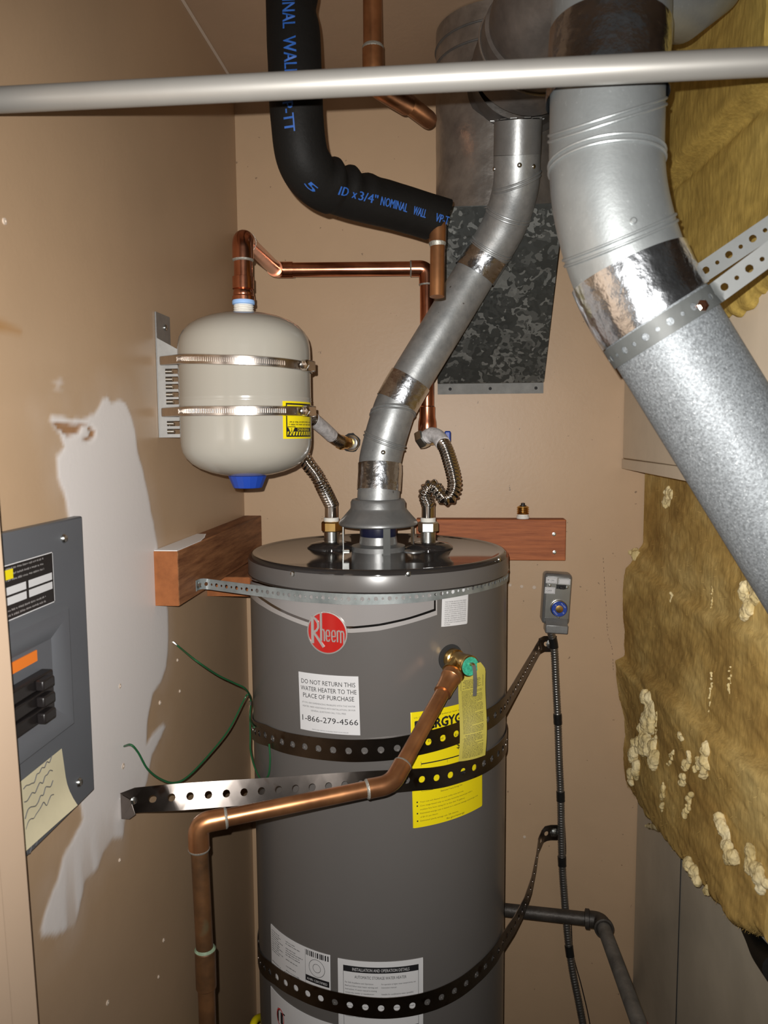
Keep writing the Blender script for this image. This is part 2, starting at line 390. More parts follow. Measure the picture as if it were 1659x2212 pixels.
# ================================================================== THE ROOM
XL, YB, ZC = -.47, 1.74, 2.42           # left wall, back wall, ceiling
def poly_mask(P, y, z):
    ins = np.zeros(y.shape, bool); n = len(P)
    for i in range(n):
        (y0,z0),(y1,z1) = P[i], P[(i+1) % n]
        if z0 == z1: continue
        c = ((z0 > z) != (z1 > z)) & (y < (y1-y0)*(z-z0)/(z1-z0) + y0); ins ^= c
    dmin = np.full(y.shape, 9.0)
    for i in range(n):
        (y0,z0),(y1,z1) = P[i], P[(i+1) % n]; dy, dz = y1-y0, z1-z0
        t = np.clip(((y-y0)*dy+(z-z0)*dz)/max(dy*dy+dz*dz,1e-12), 0, 1)
        dmin = np.minimum(dmin, np.hypot(y-y0-t*dy, z-z0-t*dz))
    return np.where(ins, dmin, -dmin)
def wall_left():
    y0, y1, z0, z1, st = .30, YB, .0, ZC, .0045
    ys = np.linspace(y0, y1, int((y1-y0)/st)); zs = np.concatenate([np.linspace(z0, .7, 40)[:-1], np.linspace(.7, 1.9, int(1.2/st))[:-1], np.linspace(1.9, z1, 30)])
    Y, Z = np.meshgrid(ys, zs, indexing='ij'); n, m = Y.shape
    def px(pts): return [((q := AX(a,b,XL)).y, q.z) for a,b in pts]
    A = px([(100,905),(108,887),(125,890),(150,897),(175,902),(203,893),(213,880),(222,862),(230,858),(240,870),(258,868),(270,872),(282,900),(290,930),(297,970),(305,1005),(312,1040),(320,1075),(330,1130),(338,1190),(350,1280),(361,1320),(361,1390),(358,1440),(345,1475),(330,1500),(321,1550),(317,1603),(335,1572),(352,1560),(358,1568),(348,1598),(328,1630),(322,1660),(315,1700),(300,1740),(272,1770),(264,1805),(240,1812),(224,1835),(212,1875),(182,1900),(172,1940),(158,1990),(138,2012),(118,2032),(86,2034),(82,2010),(98,1960),(122,1900),(132,1850),(152,1812),(178,1770),(170,1740),(120,1700),(100,1300),(148,1130),(140,1085),(124,1030),(121,985),(138,965),(126,940),(112,925)])
    B = px([(108,917),(120,911),(145,912),(165,917),(175,925),(172,934),(158,940),(145,943),(128,930)])
    B2 = px([(150,911),(186,917),(205,930),(203,944),(188,953),(160,944),(185,945),(196,936),(186,923),(165,918)])
    Cc = px([(-30,688),(5,697),(25,705),(45,716),(40,718),(15,712),(-30,708)])
    D_ = px([(105,822),(130,815),(138,825),(128,840),(138,846),(112,845),(120,832)])
    rng = np.random.RandomState(3)
    def fbm(sy, sz):
        out = np.zeros((n,m))
        for k in range(5):
            f = 2**k; gy, gz = rng.rand(int(sy*f)+3, int(sz*f)+3), None
            a = (Y-y0)/(y1-y0)*sy*f; b = (Z-z0)/(z1-z0)*sz*f; ia, ib = a.astype(int), b.astype(int); fa, fb = a-ia, b-ib
            fa = fa*fa*(3-2*fa); fb = fb*fb*(3-2*fb)
            out += ((gy[ia,ib]*(1-fa)+gy[ia+1,ib]*fa)*(1-fb) + (gy[ia,ib+1]*(1-fa)+gy[ia+1,ib+1]*fa)*fb - .5)/f
        return out
    nz = fbm(22, 34); nz2 = fbm(60, 20)
    sa = poly_mask(A, Y, Z); a = np.clip((sa + nz*.011)/.006 + .5, 0, 1)
    low = np.clip((1.16-Z)/.16, 0, 1); a = a*(1-low*np.clip(.45+nz2*1.6, 0, .75))
    haze = np.clip((sa+.05)/.06, 0, 1)*.22*np.clip(.5+nz, 0, 1); a = np.maximum(a, haze)
    a = np.maximum(a, np.clip((poly_mask(D_, Y, Z)+nz*.006)/.006+.5, 0, 1)*.45)
    b = np.clip((np.maximum(poly_mask(B, Y, Z), poly_mask(B2, Y, Z))+nz*.003)/.003+.5, 0, 1)
    c = np.clip((poly_mask(Cc, Y, Z)+nz*.004)/.012+.5, 0, 1)
    dep = np.zeros((n,m)); dep += .0008*np.clip(a,0,1) - .0022*b
    X = XL + dep
    vs = np.stack([X, Y, Z], -1).reshape(-1,3); I = np.arange(n*m).reshape(n,m)
    fs = np.stack([I[:-1,:-1], I[1:,:-1], I[1:,1:], I[:-1,1:]], -1).reshape(-1,4)
    me = bpy.data.meshes.new('wall_left'); me.from_pydata(vs.tolist(), [], fs.tolist())
    at = me.color_attributes.new('wear', 'FLOAT_COLOR', 'POINT')
    at.data.foreach_set('color', np.stack([a, b, c, np.ones_like(a)], -1).reshape(-1).astype(np.float32))
    m_ = M('tan_wall_paint_worn', (.455,.312,.193), .40, var=.07, vscale=3, bump=.05, bscale=140, spec=.4); nt = m_.node_tree; N = nt.nodes; L = nt.links
    bs = N['Principled BSDF']; src = bs.inputs['Base Color'].links[0].from_socket
    ca = N.new('ShaderNodeVertexColor'); ca.layer_name = 'wear'; sp = N.new('ShaderNodeSeparateColor'); L.new(ca.outputs[0], sp.inputs[0])
    for k, col in ((0, (.74,.70,.68)), (1, (.33,.17,.075)), (2, (.36,.18,.05))):
        mx = N.new('ShaderNodeMix'); mx.data_type = 'RGBA'; L.new(sp.outputs[k], mx.inputs[0]); L.new(src, mx.inputs[6]); mx.inputs[7].default_value = (*col,1); src = mx.outputs[2]
    L.new(src, bs.inputs['Base Color']); me.materials.append(m_); me.shade_smooth()
    o = bpy.data.objects.new('wall_left', me); COL.objects.link(o); o['kind'] = 'structure'; o['base'] = (0,0,0)
    bk = MB().box((XL-.10, y0, z0), (XL-.004, YB+.1, ZC)); struct('wall_core', bk, m_wall, parent=o)
    # nail heads and plaster dimples
    for q, (a_, b_, r) in enumerate([(353,2031,.0035),(342,2110,.003),(232,2166,.004),(383,1426,.003),(388,1493,.003),(345,1518,.004),(258,1482,.004),(265,1655,.005),(9,478,.004),(258,1858,.003)]):
        p = AX(a_, b_, XL); struct('nail_dimple', MB().lathe([(r,-.001),(r*.9,.0012),(r*.4,.0015),(r*.25,.0006)], p, (1,0,0), 10), m_plaster, parent=o)
    return o
WL = wall_left()
WB = struct('wall_back', MB().box((XL-.1, YB, 0), (1.3, YB+.1, ZC)), m_wall, loc=(0,0,0))
for a_, b_, r in [(1102,1264,.004),(1127,1267,.0045),(1154,1269,.005),(1133,1808,.004)]:
    p = AY(a_, b_, YB)
    struct('screw_hole', MB().lathe([(r,-.001),(r*.85,.0008),(r*.5,.0016),(0,.0010)], p, (0,-1,0), 9), m_plaster, parent=WB)
p = AY(758, 956, YB)
hb = MB(); ring = []
for k in range(24):
    a = 2*PI*k/24; r = .021*(1+.18*mnoise.noise(V((math.cos(a)*2, math.sin(a)*2, 3)))); ring.append((p.x+r*math.cos(a), YB-.0006, p.z+r*math.sin(a)))
hb.add(ring+[(x, YB+.001, z) for x,y,z in ring], [tuple(range(24))]+[(k,(k+1)%24,24+(k+1)%24,24+k) for k in range(24)])
lab(struct('pipe_hole', hb, m_ss, parent=WB), 'dark ragged hole in the wall around a pipe')
# hairline crack with flaking paint
ck = catmull([AY(a,b,YB-.0002) for a,b in [(1303,1205),(1306,1260),(1310,1320),(1313,1370),(1322,1400),(1325,1450)]], 8)
ckb = MB()
for k in range(0, len(ck)-1):
    if mnoise.noise(V((k*.71, 2, 5))) > -.12: ckb.tube([ck[k], ck[k].lerp(ck[k+1], .55)], .00055, 5)
struct('paint_crack', ckb, m_crack, parent=WB)
struct('ceiling', MB().box((XL-.1, .30, ZC), (1.3, YB+.1, ZC+.1)), m_ceil)
struct('floor', MB().box((-1.6, -1.6, -.06), (1.6, YB+.1, 0)), m_floor)
struct('wall_right', MB().box((1.2, .30, 0), (1.3, YB+.1, ZC)), m_wall)
# taped joint where the ceiling meets the left wall
struct('trim_1', MB().tube([(XL+.002, .5, ZC-.002), (XL+.002, YB, ZC-.002)], .003, 6), m_plaster)
# door jamb at the very left: the wall steps out towards the opening
je = AX(45, 1650, -.405)
jt, jb_ = AX(-40, 560, -.405), AX(86, 2212, -.405)
ja = (jt.y-jb_.y)/(jt.z-jb_.z); jy0 = jb_.y-ja*jb_.z; jy1 = jy0+ja*ZC
struct('door_1', MB().hexa([V((XL-.10,.28,0)),V((-.405,.28,0)),V((-.405,jy0,0)),V((XL-.10,jy0,0)),V((XL-.10,.28,ZC)),V((-.405,.28,ZC)),V((-.405,jy1,ZC)),V((XL-.10,jy1,ZC))]), m_jamb, bevel=.003)
struct('trim_2', MB().hexa([V((-.406,jy0-.075,0)),V((-.4035,jy0-.075,0)),V((-.4035,jy0-.045,0)),V((-.406,jy0-.045,0)),V((-.406,jy1-.075,ZC)),V((-.4035,jy1-.075,ZC)),V((-.4035,jy1-.045,ZC)),V((-.406,jy1-.045,ZC))]), m_jamb, bevel=.001)
# ------------------------------------------------------------------ closet rod across the opening
ra, rb = D(-190, 225.4, .722), D(2000, 116.4, .62)
rt = thing('closet_rod', 'long pale metal rod running across the top in front of the pipes', 'rod', (ra+rb)/2)
obj('rod_tube', MB().tube([ra, ra.lerp(rb,.5), rb], .0112, 32), m_rod, rt)
obj('rod_socket', MB().lathe([(.022,-.004),(.022,.004),(.015,.006),(.015,.02)], ra, rb-ra, 24), m_rod, rt)

def fine(o): o['kind'] = 'stuff'; return o      # fine print, too small to pick apart
# ================================================================== WATER HEATER
HX, HY, HR, HZ = -.134, 1.435, .238, 1.447
def cyl_hit(px, py, cx, cy, R):
    d = ray(px, py); ox, oy = CAM.x-cx, CAM.y-cy
    a = d.x**2+d.y**2; b = 2*(ox*d.x+oy*d.y); c = ox*ox+oy*oy-R*R; q = b*b-4*a*c
    t = (-b - math.sqrt(max(q,0)))/(2*a); p = CAM+d*t
    return math.atan2(p.x-cx, -(p.y-cy))*R, p.z
def H(px, py, dr=0): return cyl_hit(px, py, HX, HY, HR+dr)
def HFN(u, v, l=0): a = u/HR; r = HR+l; return V((HX+r*math.sin(a), HY-r*math.cos(a), v))
wh = thing('water_heater', 'tall grey water heater with red round badge and labels', 'water heater', (HX,HY,.0))
obj('jacket', MB().lathe([(HR-.01,.10),(HR,.105),(HR,HZ-.036),(HR-.004,HZ-.035)], (HX,HY,0), n=128), m_heat, wh)
for a in (.6, 2.7, 4.7): obj('foot', MB().lathe([(.02,0),(.02,.09),(.03,.101)], (HX+.19*math.cos(a), HY+.19*math.sin(a), 0), n=16), m_heat, wh)
pr = [(HR+.002,HZ-.038),(HR+.0035,HZ-.036),(HR+.002,HZ-.033),(HR+.002,HZ-.009)]
pr += [(HR+.002-.009*(1-math.cos(a)), HZ-.009+.009*math.sin(a)) for a in (.3,.6,.9,1.2,1.4,1.57)] + [(HR-.014,HZ-.0015),(HR-.02,HZ-.003),(.06,HZ-.003),(.0,HZ-.003)]
obj('top_pan', MB().lathe(pr, (HX,HY,0), n=128), m_pan, wh, smooth=50)
obj('pan_skirt', MB().lathe([(HR+.0015,HZ-.036),(HR+.0028,HZ-.035),(HR+.0028,HZ-.0105),(HR+.0018,HZ-.008)], (HX,HY,0), n=128, caps=False), m_heat, wh)
for a_, b_ in ((634,1240),(881,1240),(1076,1209)):
    u, v = H(a_, b_, .003); p = HFN(u, v, .0025); n = (HFN(u,v,1)-HFN(u,v,0))
    obj('screw', MB().lathe([(.0045,0),(.0045,.001),(.0035,.0028),(.0015,.0034),(0,.0034)], p, n, 14), m_zinc, wh)
# silver badge panel: bands along the jacket between pixel outlines
def band(name, hi, lo, m, lift, par, n=40):
    Hh = [H(*q) for q in hi]; Lo = [H(*q) for q in lo]
    u0, u1 = max(Hh[0][0], Lo[0][0]), min(Hh[-1][0], Lo[-1][0]); mb = MB(); r = [[],[]]; bk = [[],[]]
    for k in range(n+1):
        u = u0+(u1-u0)*k/n
        a = np.interp(u, [q[0] for q in Lo], [q[1] for q in Lo]); b = np.interp(u, [q[0] for q in Hh], [q[1] for q in Hh])
        r[0].append(HFN(u,a,lift)); r[1].append(HFN(u,b,lift)); bk[0].append(HFN(u,a,-.0004)); bk[1].append(HFN(u,b,-.0004))
    mb.slab(r, lambda i,k: bk[i][k]-r[i][k]); return obj(name, mb, m, par)
top0 = [(538,1246),(560,1256),(600,1266),(650,1274),(700,1279),(760,1282),(820,1281),(880,1277),(944,1270)]
bp = band('badge_panel', top0, [(538,1283),(550,1297),(570,1311),(610,1332),(660,1352),(710,1364),(760,1367),(820,1362),(880,1348),(944,1328)], m_lgrey2, .0004, wh)
band('panel_trim', [(a,b+1) for a,b in top0[:-1]]+[(941,1271)], [(a,b+9) for a,b in [(540,1262),(556,1288),(580,1305),(620,1325),(665,1342),(710,1353),(760,1356),(820,1350),(880,1337),(941,1318)]][:0] or [(540,1268),(552,1284),(572,1300),(620,1327),(665,1344),(710,1355),(760,1358),(820,1352),(880,1339),(941,1319)], m_trim, .0006, bp)
band('panel_face', [(a,b+5) for a,b in top0[:-1]]+[(937,1276)], [(542,1262),(556,1282),(576,1296),(622,1322),(667,1339),(712,1350),(762,1353),(820,1347),(880,1334),(937,1315)], m_lgrey, .0008, bp)
# round badge
cu, cv = H(707, 1366); br = .0345
def BF(u, v, l=0): return HFN(cu+u, cv+v, .0012+l)
def disc(mb, fn, r, lift, n=40, ring=6):
    rows = [[V(fn(r*q/ring*math.cos(2*PI*k/n), r*q/ring*math.sin(2*PI*k/n), lift)) for k in range(n+1)] for q in range(ring+1)]
    mb.grid(rows)
bdg = MB(); 
def annulus(mb, fn, r0, r1, l0, l1, n=48):
    mb.grid([[V(fn(r*math.cos(2*PI*k/n), r*math.sin(2*PI*k/n), l)) for k in range(n+1)] for r,l in ((r1,-.001),(r1,l0),(r0,l1),(r0,-.001))])
annulus(bdg, BF, br-.002, br, .0022, .0026); bo = obj('badge_rim', bdg, m_silver, wh)
bd = MB(); disc(bd, BF, br-.0018, .0016); obj('badge_face', bd, m_red, bo)
lt = MB(); S = br*2/494.0   # zoomed badge pixels to metres
def stroke(pts, wd):
    P2 = [((a-1000)*S, (735-b)*S) for a,b in pts]; wd *= S; L_, R_ = [], []
    for i in range(len(P2)):
        a = P2[max(i-1,0)]; b = P2[min(i+1,len(P2)-1)]; dx, dy = b[0]-a[0], b[1]-a[1]; l = math.hypot(dx,dy)
        nx, ny = -dy/l*wd/2, dx/l*wd/2; L_.append((P2[i][0]+nx, P2[i][1]+ny)); R_.append((P2[i][0]-nx, P2[i][1]-ny))
    top = [[V(BF(*q, .0032)) for q in L_], [V(BF(*q, .0032)) for q in R_]]; bt = [[V(BF(*q, .001)) for q in L_], [V(BF(*q, .001)) for q in R_]]
    lt.slab(top, lambda i,k: bt[i][k]-top[i][k])
stroke([(826,560),(826,870)], 34); stroke([(806,570),(840,568),(872,590),(898,630),(900,680),(880,715),(835,742)], 26)
stroke([(840,742),(880,790),(925,850),(965,905)], 26); stroke([(936,490),(936,832)], 24)
stroke([(936,715),(950,698),(966,700),(976,725),(976,832)], 15)
for x0 in (992, 1060):
    stroke([(x0+6,770),(x0+48,770),(x0+48,725),(x0+40,702),(x0+18,702),(x0+8,725),(x0+8,800),(x0+18,828),(x0+40,828),(x0+48,806)], 14)
stroke([(1134,832),(1134,700)], 16); stroke([(1134,715),(1148,700),(1164,704),(1172,725),(1172,840)], 15); stroke([(1172,725),(1184,702),(1198,706),(1208,730),(1208,850)], 15)
lo = obj('badge_lettering', lt, m_silver, bo); lo['kind'] = 'stuff'
pf = MB(); u0, v0 = H(700, 1303)
text(pf, 'Performance', lambda u,v,l: HFN(u,v,.001+l), u0, v0-.0005, .006, .062); obj('panel_lettering', pf, m_dgrey, bp)

# paper notice
def label(par, name, m, quad, lbl, cr=0, level=False):
    """quad: TL,TR,BL,BR pixels -> sheet + local mapping with unit metres"""
    tl, tr, bl, brr = [H(*q) for q in quad]; O = bl; ux = ((brr[0]-bl[0]+tr[0]-tl[0])/2, (brr[1]-bl[1]+tr[1]-tl[1])/2); uy = ((tl[0]-bl[0]+tr[0]-brr[0])/2, (tl[1]-bl[1]+tr[1]-brr[1])/2)
    
    if level: O = (bl[0], bl[1]); ux = (brr[0]-bl[0], 0); uy = (0, tl[1]-bl[1])
    W_, H_ = math.hypot(*ux), math.hypot(*uy); ux = (ux[0]/W_, ux[1]/W_); uy = (-ux[1], ux[0])
    fn = lambda x,y,l=0: HFN(O[0]+ux[0]*x+uy[0]*y, O[1]+ux[1]*x+uy[1]*y, .0006+l)
    s = MB(); sheet(s, fn, 0, 0, W_, H_, cr); o = obj(name, s, m, par); lab(o, lbl); return o, fn, W_, H_
o, fn, a, b = label(wh, 'notice_label', m_white, [(645,1450),(774,1461),(650,1574),(778,1588)], 'white printed notice about returning the heater')
t = MB()
for s_, y, h, wd in (('DO NOT RETURN THIS',.815,.075,.90),('WATER HEATER TO THE',.695,.075,.93),('PLACE OF PURCHASE',.575,.075,.85)): text(t, s_, fn, a*.5, b*y, b*h, a*wd, slant=.0)
text(t, '1-866-279-4566', fn, a*.51, b*.17, b*.095, a*.93); fine(obj('notice_lettering', t, m_black, o))
t = MB()
for s_, y, wd in (('IF YOU ARE EXPERIENCING PROBLEMS WITH THIS WATER',.475,.88),('HEATER, NEED ASSISTANCE WITH INSTALLATION, OR FOR',.41,.88),('GENERAL QUESTIONS CALL TOLL FREE',.345,.58)): text(t, s_, fn, a*.5, b*y, b*.026, a*wd)
text(t, 'PARTS AND SERVICE AVAILABLE FROM YOUR DEALER', fn, a*.52, b*.025, b*.018, a*.6); fine(obj('small_lettering', t, m_dgrey, o))
# relief valve sticker
o, fn, a, b = label(wh, 'valve_label', m_white, [(954,1264),(1010,1259),(953,1354),(1009,1347)], 'white sticker with small print about the relief valve', cr=.003)
t = MB(); text(t, 'TEMPERATURE - PRESSURE', fn, a*.5, b*.90, b*.035, a*.82)
for k, s_ in enumerate(['THIS WATER HEATER IS PROVIDED','WITH A TEMPERATURE AND PRES-','SURE RELIEF VALVE LISTED AS COM-','PLYING WITH THE STANDARD FOR','RELIEF VALVES AND AUTOMATIC GAS','SHUT-OFF DEVICES FOR HOT WATER','SUPPLY SYSTEMS, ANSI Z21.22.','FOR SAFE OPERATION OF THE WATER','HEATER, THE RELIEF VALVE(S) MUST','NOT BE REMOVED FROM ITS DESIG-','NATED POINT OF INSTALLATION OR']): text(t, s_, fn, a*.1, b*(.575-.05*k), b*.028, a*.82, al='L')
text(t, 'PLUGGED.', fn, a*.1, b*.025, b*.028, a*.22, al='L'); fine(obj('small_lettering', t, m_black, o))
# yellow energy label
o, fn, a, b = label(wh, 'energy_label', m_yel, [(890,1543),(1041,1503),(892,1789),(1042,1743)], 'large yellow energy rating label', cr=.003)
t = MB(); text(t, 'U.S. Government', fn, a*.04, b*.945, b*.013, a*.2, al='L'); text(t, 'Federal law prohibits removal', fn, a*.96, b*.945, b*.013, a*.6, al='R')
text(t, 'ENERGYGUIDE', fn, a*.5, b*.845, b*.075, a*.90)

for dx, dy in ((-.0009,0),(.0009,0),(0,.0009),(0,-.0009),(.0006,.0006),(-.0006,-.0006)): text(t, 'ENERGYGUIDE', fn, a*.5+dx, b*.845+dy, b*.075, a*.90)
text(t, 'Water Heater - Natural Gas', fn, a*.06, b*.80, b*.014, a*.36, al='L'); text(t, 'Rheem', fn, a*.94, b*.80, b*.018, a*.2, al='R')
text(t, 'Estimated Yearly Energy Cost', fn, a*.5, b*.73, b*.02, a*.6); text(t, '$', fn, a*.60, b*.615, b*.055)
rect(t, fn, a*.11, b*.545, a*.92, b*.555, n=20); rect(t, fn, a*.11, b*.53, a*.114, b*.57); rect(t, fn, a*.44, b*.52, a*.443, b*.545)
frame(t, fn, a*.11, b*.31, a*.94, b*.36, .0004)
for x in (.35,.57,.77): rect(t, fn, a*x, b*.31, a*x+.0004, b*.36)
rect(t, fn, a*.57, b*.308, a*.77, b*.40, n=8)
for s_, x in (('very small',.23),('low',.46),('high',.85)): text(t, s_, fn, a*x, b*.325, b*.013)
text(t, 'Estimated Yearly Energy Use', fn, a*.5, b*.275, b*.014, a*.3)
for k, (s_, wd) in enumerate([('Your cost will depend on your utility rates and use.',.58),('Cost range based only on models fueled by natural gas with a',.72),('medium first hour rating (51 to less than 75 gallons).',.6),('Estimated energy cost is based on a national average natural gas cost',.82),('of $1.21 per therm.',.22),('Estimated yearly energy use: 241 therms.',.5)]):
    y = b*(.215-.033*k); text(t, s_, fn, a*.09, y, b*.012, a*wd, al='L')
    if k in (0,1,3,5): disc(t, lambda u,v,l: fn(a*.055+u, y+.0015+v, .0004), .0014, .0004, 8, 1)
text(t, 'ftc.gov/energy', fn, a*.55, b*.018, b*.015, a*.26); fine(obj('energy_lettering', t, m_black, o))
t = MB(); text(t, 'medium', fn, a*.67, b*.36, b*.013, a*.09, lift=.0007); text(t, '51-74 gallons', fn, a*.67, b*.325, b*.013, a*.13, lift=.0007); obj('energy_lettering', t, m_yel, o)
# lower labels
o, fn, a, b = label(wh, 'rating_label', m_white, [(586,1995),(713,2066),(588,2104),(715,2170)], 'white rating plate sticker with barcodes', cr=.003, level=True)
t = MB(); rnd = random.Random(4)
for k in range(15):
    for x0, x1 in ((.03,.03+rnd.uniform(.16,.26)),(.33,.33+rnd.uniform(.15,.30))):
        if rnd.random() < .8: scribble(t, fn, a*x0, a*x1, b*(.9-.043*k), b*.020, rnd)
for x0, x1, y0, y1 in ((.67,.98,.87,.97),(.42,.97,.20,.31),(.30,.36,.24,.31)):
    x = x0
    while x < x1:
        wd = rnd.choice([.006,.012,.018]); rect(t, fn, a*x, b*y0, a*min(x+wd,x1), b*y1); x += wd+rnd.choice([.006,.010,.016])
rect(t, fn, a*.655, b*.3, a*.658, b*.97); rect(t, fn, a*.66, b*.39, a*.985, b*.50, n=12)
annulus(t, lambda u,v,l: fn(a*.82+u, b*.68+v, .0004), a*.105, a*.11, 0, 0, 24); annulus(t, lambda u,v,l: fn(a*.82+u, b*.68+v, .0004), a*.05, a*.055, 0, 0, 18)
fine(obj('rating_lettering', t, m_black, o)); t = MB(); text(t, 'AHRI CERTIFIED', fn, a*.82, b*.42, b*.04, a*.28, lift=.0007); obj('rating_lettering', t, m_white, o)
o, fn, a, b = label(wh, 'warning_label', m_white, [(583,2126),(720,2206),(590,2330),(728,2400)], 'white warning sticker with red symbols', level=True)
t = MB(); annulus(t, lambda u,v,l: fn(a*.21+u*.9, b*.78+v*1.35, .0004), .0105, .0125, 0, 0, 32); obj('prohibition_ring', t, m_redp, o); t = MB()
fp = [(.40,.70),(.46,.80),(.50,.76),(.56,.86),(.60,.79),(.66,.85),(.68,.76),(.76,.78),(.72,.66),(.5,.60)]
ce = (.58,.7)
for k in range(len(fp)):
    q = fp[k], fp[(k+1) % len(fp)]; t.add([fn(a*ce[0],b*ce[1],.0004)]+[fn(a*x,b*y,.0004) for x,y in q], [(0,1,2)])
obj('flame_symbol', t, m_redp, o)
t = MB(); rect(t, fn, a*.15, b*.72, a*.26, b*.84); rect(t, fn, a*.165, b*.84, a*.20, b*.865); rect(t, fn, a*.25, b*.835, a*.30, b*.85)
disc(t, lambda u,v,l: fn(a*.84+u, b*.84+v, .0005), .0055, 0, 16, 1)
rect(t, fn, a*.80, b*.70, a*.93, b*.80); scribble(t, fn, a*.06, a*.36, b*.60, b*.03, rnd)
for xx in (0, a*.12): t.add([fn(a*.74+xx,b*.80,.0005), fn(a*.78+xx,b*.80,.0005), fn(a*.80+xx,b*.89,.0005), fn(a*.77+xx,b*.89,.0005)], [(0,1,2,3)])
obj('black_symbols', t, m_black, o)['kind'] = 'stuff'
o, fn, a, b = label(wh, 'instruction_label', m_white, [(721,2067),(912,2069),(733,2300),(914,2302)], 'white installation instruction sticker with dark heading bar', cr=.003, level=True)
t = MB(); rect(t, fn, a*.065, b*.895, a*.945, b*.95, n=30)
rect(t, fn, a*.065, 0, a*.069, b*.9); rect(t, fn, a*.941, 0, a*.945, b*.9)
text(t, 'AUTOMATIC STORAGE WATER HEATER', fn, a*.5, b*.84, b*.026, a*.6)
for x0, LS in ((.085, ['For Safe Installation and Operation:','Read and follow water heater warnings and','instructions. If owner manual is missing','contact the retailer or manufacturer.','','This appliance must be installed in accordance','with local codes, or in the absence of local','codes, the National Fuel Gas Code, ANSI','Z223.1 (NFPA 54) or CSA B149.1. See also','and Flexible Installation Code. See the','Installation Manual for instructions.']),
              (.51, ['For operation at higher water temperatures, see','instruction manual.','','Suitable for combination water (potable)','heating and space heating and not suitable for','space heating applications only. Do not connect','this heater to any heating system or compo-','nents that have previously been used with a','non-potable water heating appliance. Do not','introduce chemicals, such as those used'])):
    for k, s_ in enumerate(LS): text(t, s_, fn, a*x0, b*(.79-.031*k), b*.014, a*min(.40, .0093*len(s_)), al='L')
text(t, 'WARNING', fn, a*.72, b*.36, b*.02, a*.12); rect(t, fn, a*.065, b*.395, a*.945, b*.40, n=30)
fine(obj('instruction_lettering', t, m_black, o))
t = MB(); text(t, 'INSTALLATION AND OPERATION DETAILS', fn, a*.505, b*.909, b*.027, a*.66, lift=.0007); obj('heading_lettering', t, m_white, o)
t = MB()
for k in range(5): scribble(t, fn, a*.09, a*.50, b*(.36-.03*k), b*.014, rnd)
fine(obj('red_lettering', t, m_redp, o))
# draft hood and flue
FX, FY = HX+.0, HY-.0
hz = 1.494
obj('flue_collar', MB().lathe([(.050,HZ-.004),(.050,HZ+.006),(.036,HZ+.010),(.034,HZ+.024),(.030,HZ+.026)], (FX,FY,0), n=40), m_galvd, wh)
obj('flue_baffle', MB().lathe([(.0335,HZ+.024),(.0345,HZ+.028),(.0345,HZ+.040),(.030,HZ+.042)], (FX,FY,0), n=40), M('dark_blue_rubber', (.01,.012,.035), .3), wh)
hd = obj('draft_hood', MB().lathe([(.0715,hz-.002),(.0735,hz),(.0735,hz+.003),(.071,hz+.007),(.056,hz+.024),(.0525,hz+.028),(.0512,hz+.031),(.0512,hz+.041),(.048,hz+.046),(.0425,hz+.047),(.0425,hz+.043),(.047,hz+.040),(.048,hz+.030),(.068,hz+.003)], (FX,FY,0), n=64, caps=False), m_galvd, wh)
for ang in (-2.9, -1.25, .35, 1.9):
    c = V((FX+.0665*math.cos(ang), FY+.0665*math.sin(ang), 0)); tx = V((-math.sin(ang), math.cos(ang), 0)); nx = V((math.cos(ang), math.sin(ang), 0))
    mb = MB().obox(c+V((0,0,(HZ+hz)/2-.001)), (tx, nx, (0,0,1)), (.0065,.0008,(hz-HZ)/2+.003)); mb.obox(c-nx*.005+V((0,0,HZ-.0015)), (tx, nx, (0,0,1)), (.0065,.006,.0012))
    obj('hood_leg', mb, m_zinc, hd, smooth=0)
# nipples
NPX = (-.0935, .092); NY = HY+.035
for dx in NPX:
    c = (HX+dx, NY, 0)
    nb = obj('nipple_base', MB().lathe([(.047,HZ-.003),(.047,HZ-.001),(.040,HZ+.005),(.020,HZ+.009),(.019,HZ+.009)], c, n=40), m_pan, wh)
    obj('pipe_nipple', MB().lathe([(.0145,HZ+.004),(.0145,HZ+.030),(.0135,HZ+.031),(.0143,HZ+.033),(.0133,HZ+.035),(.0143,HZ+.037),(.013,HZ+.039)], c, n=28), m_zinc, nb)
cap_c = AZ(893, 1191, HZ-.003)
obj('knockout_plug', MB().lathe([(.019,HZ-.004),(.019,HZ-.0015),(.016,HZ-.001),(.012,HZ-.0022),(.004,HZ-.0018)], (cap_c.x, cap_c.y, 0), n=28), m_galvd, wh)
u, v = H(973, 1421)
dm = MB(); annulus(dm, lambda a,b,l: HFN(u+a+.006, v+b-.004, l*.3), .040, .0415, .0008, .0012, 48); obj('knockout_ring', dm, m_heat, wh)
VC = HFN(u, v, 0); VN = (HFN(u,v,1)-HFN(u,v,0)).normalized()
obj('valve_port', MB().lathe([(.0225,-.001),(.0225,.0012),(.018,.0012)], VC, VN, 32), m_ss, wh)

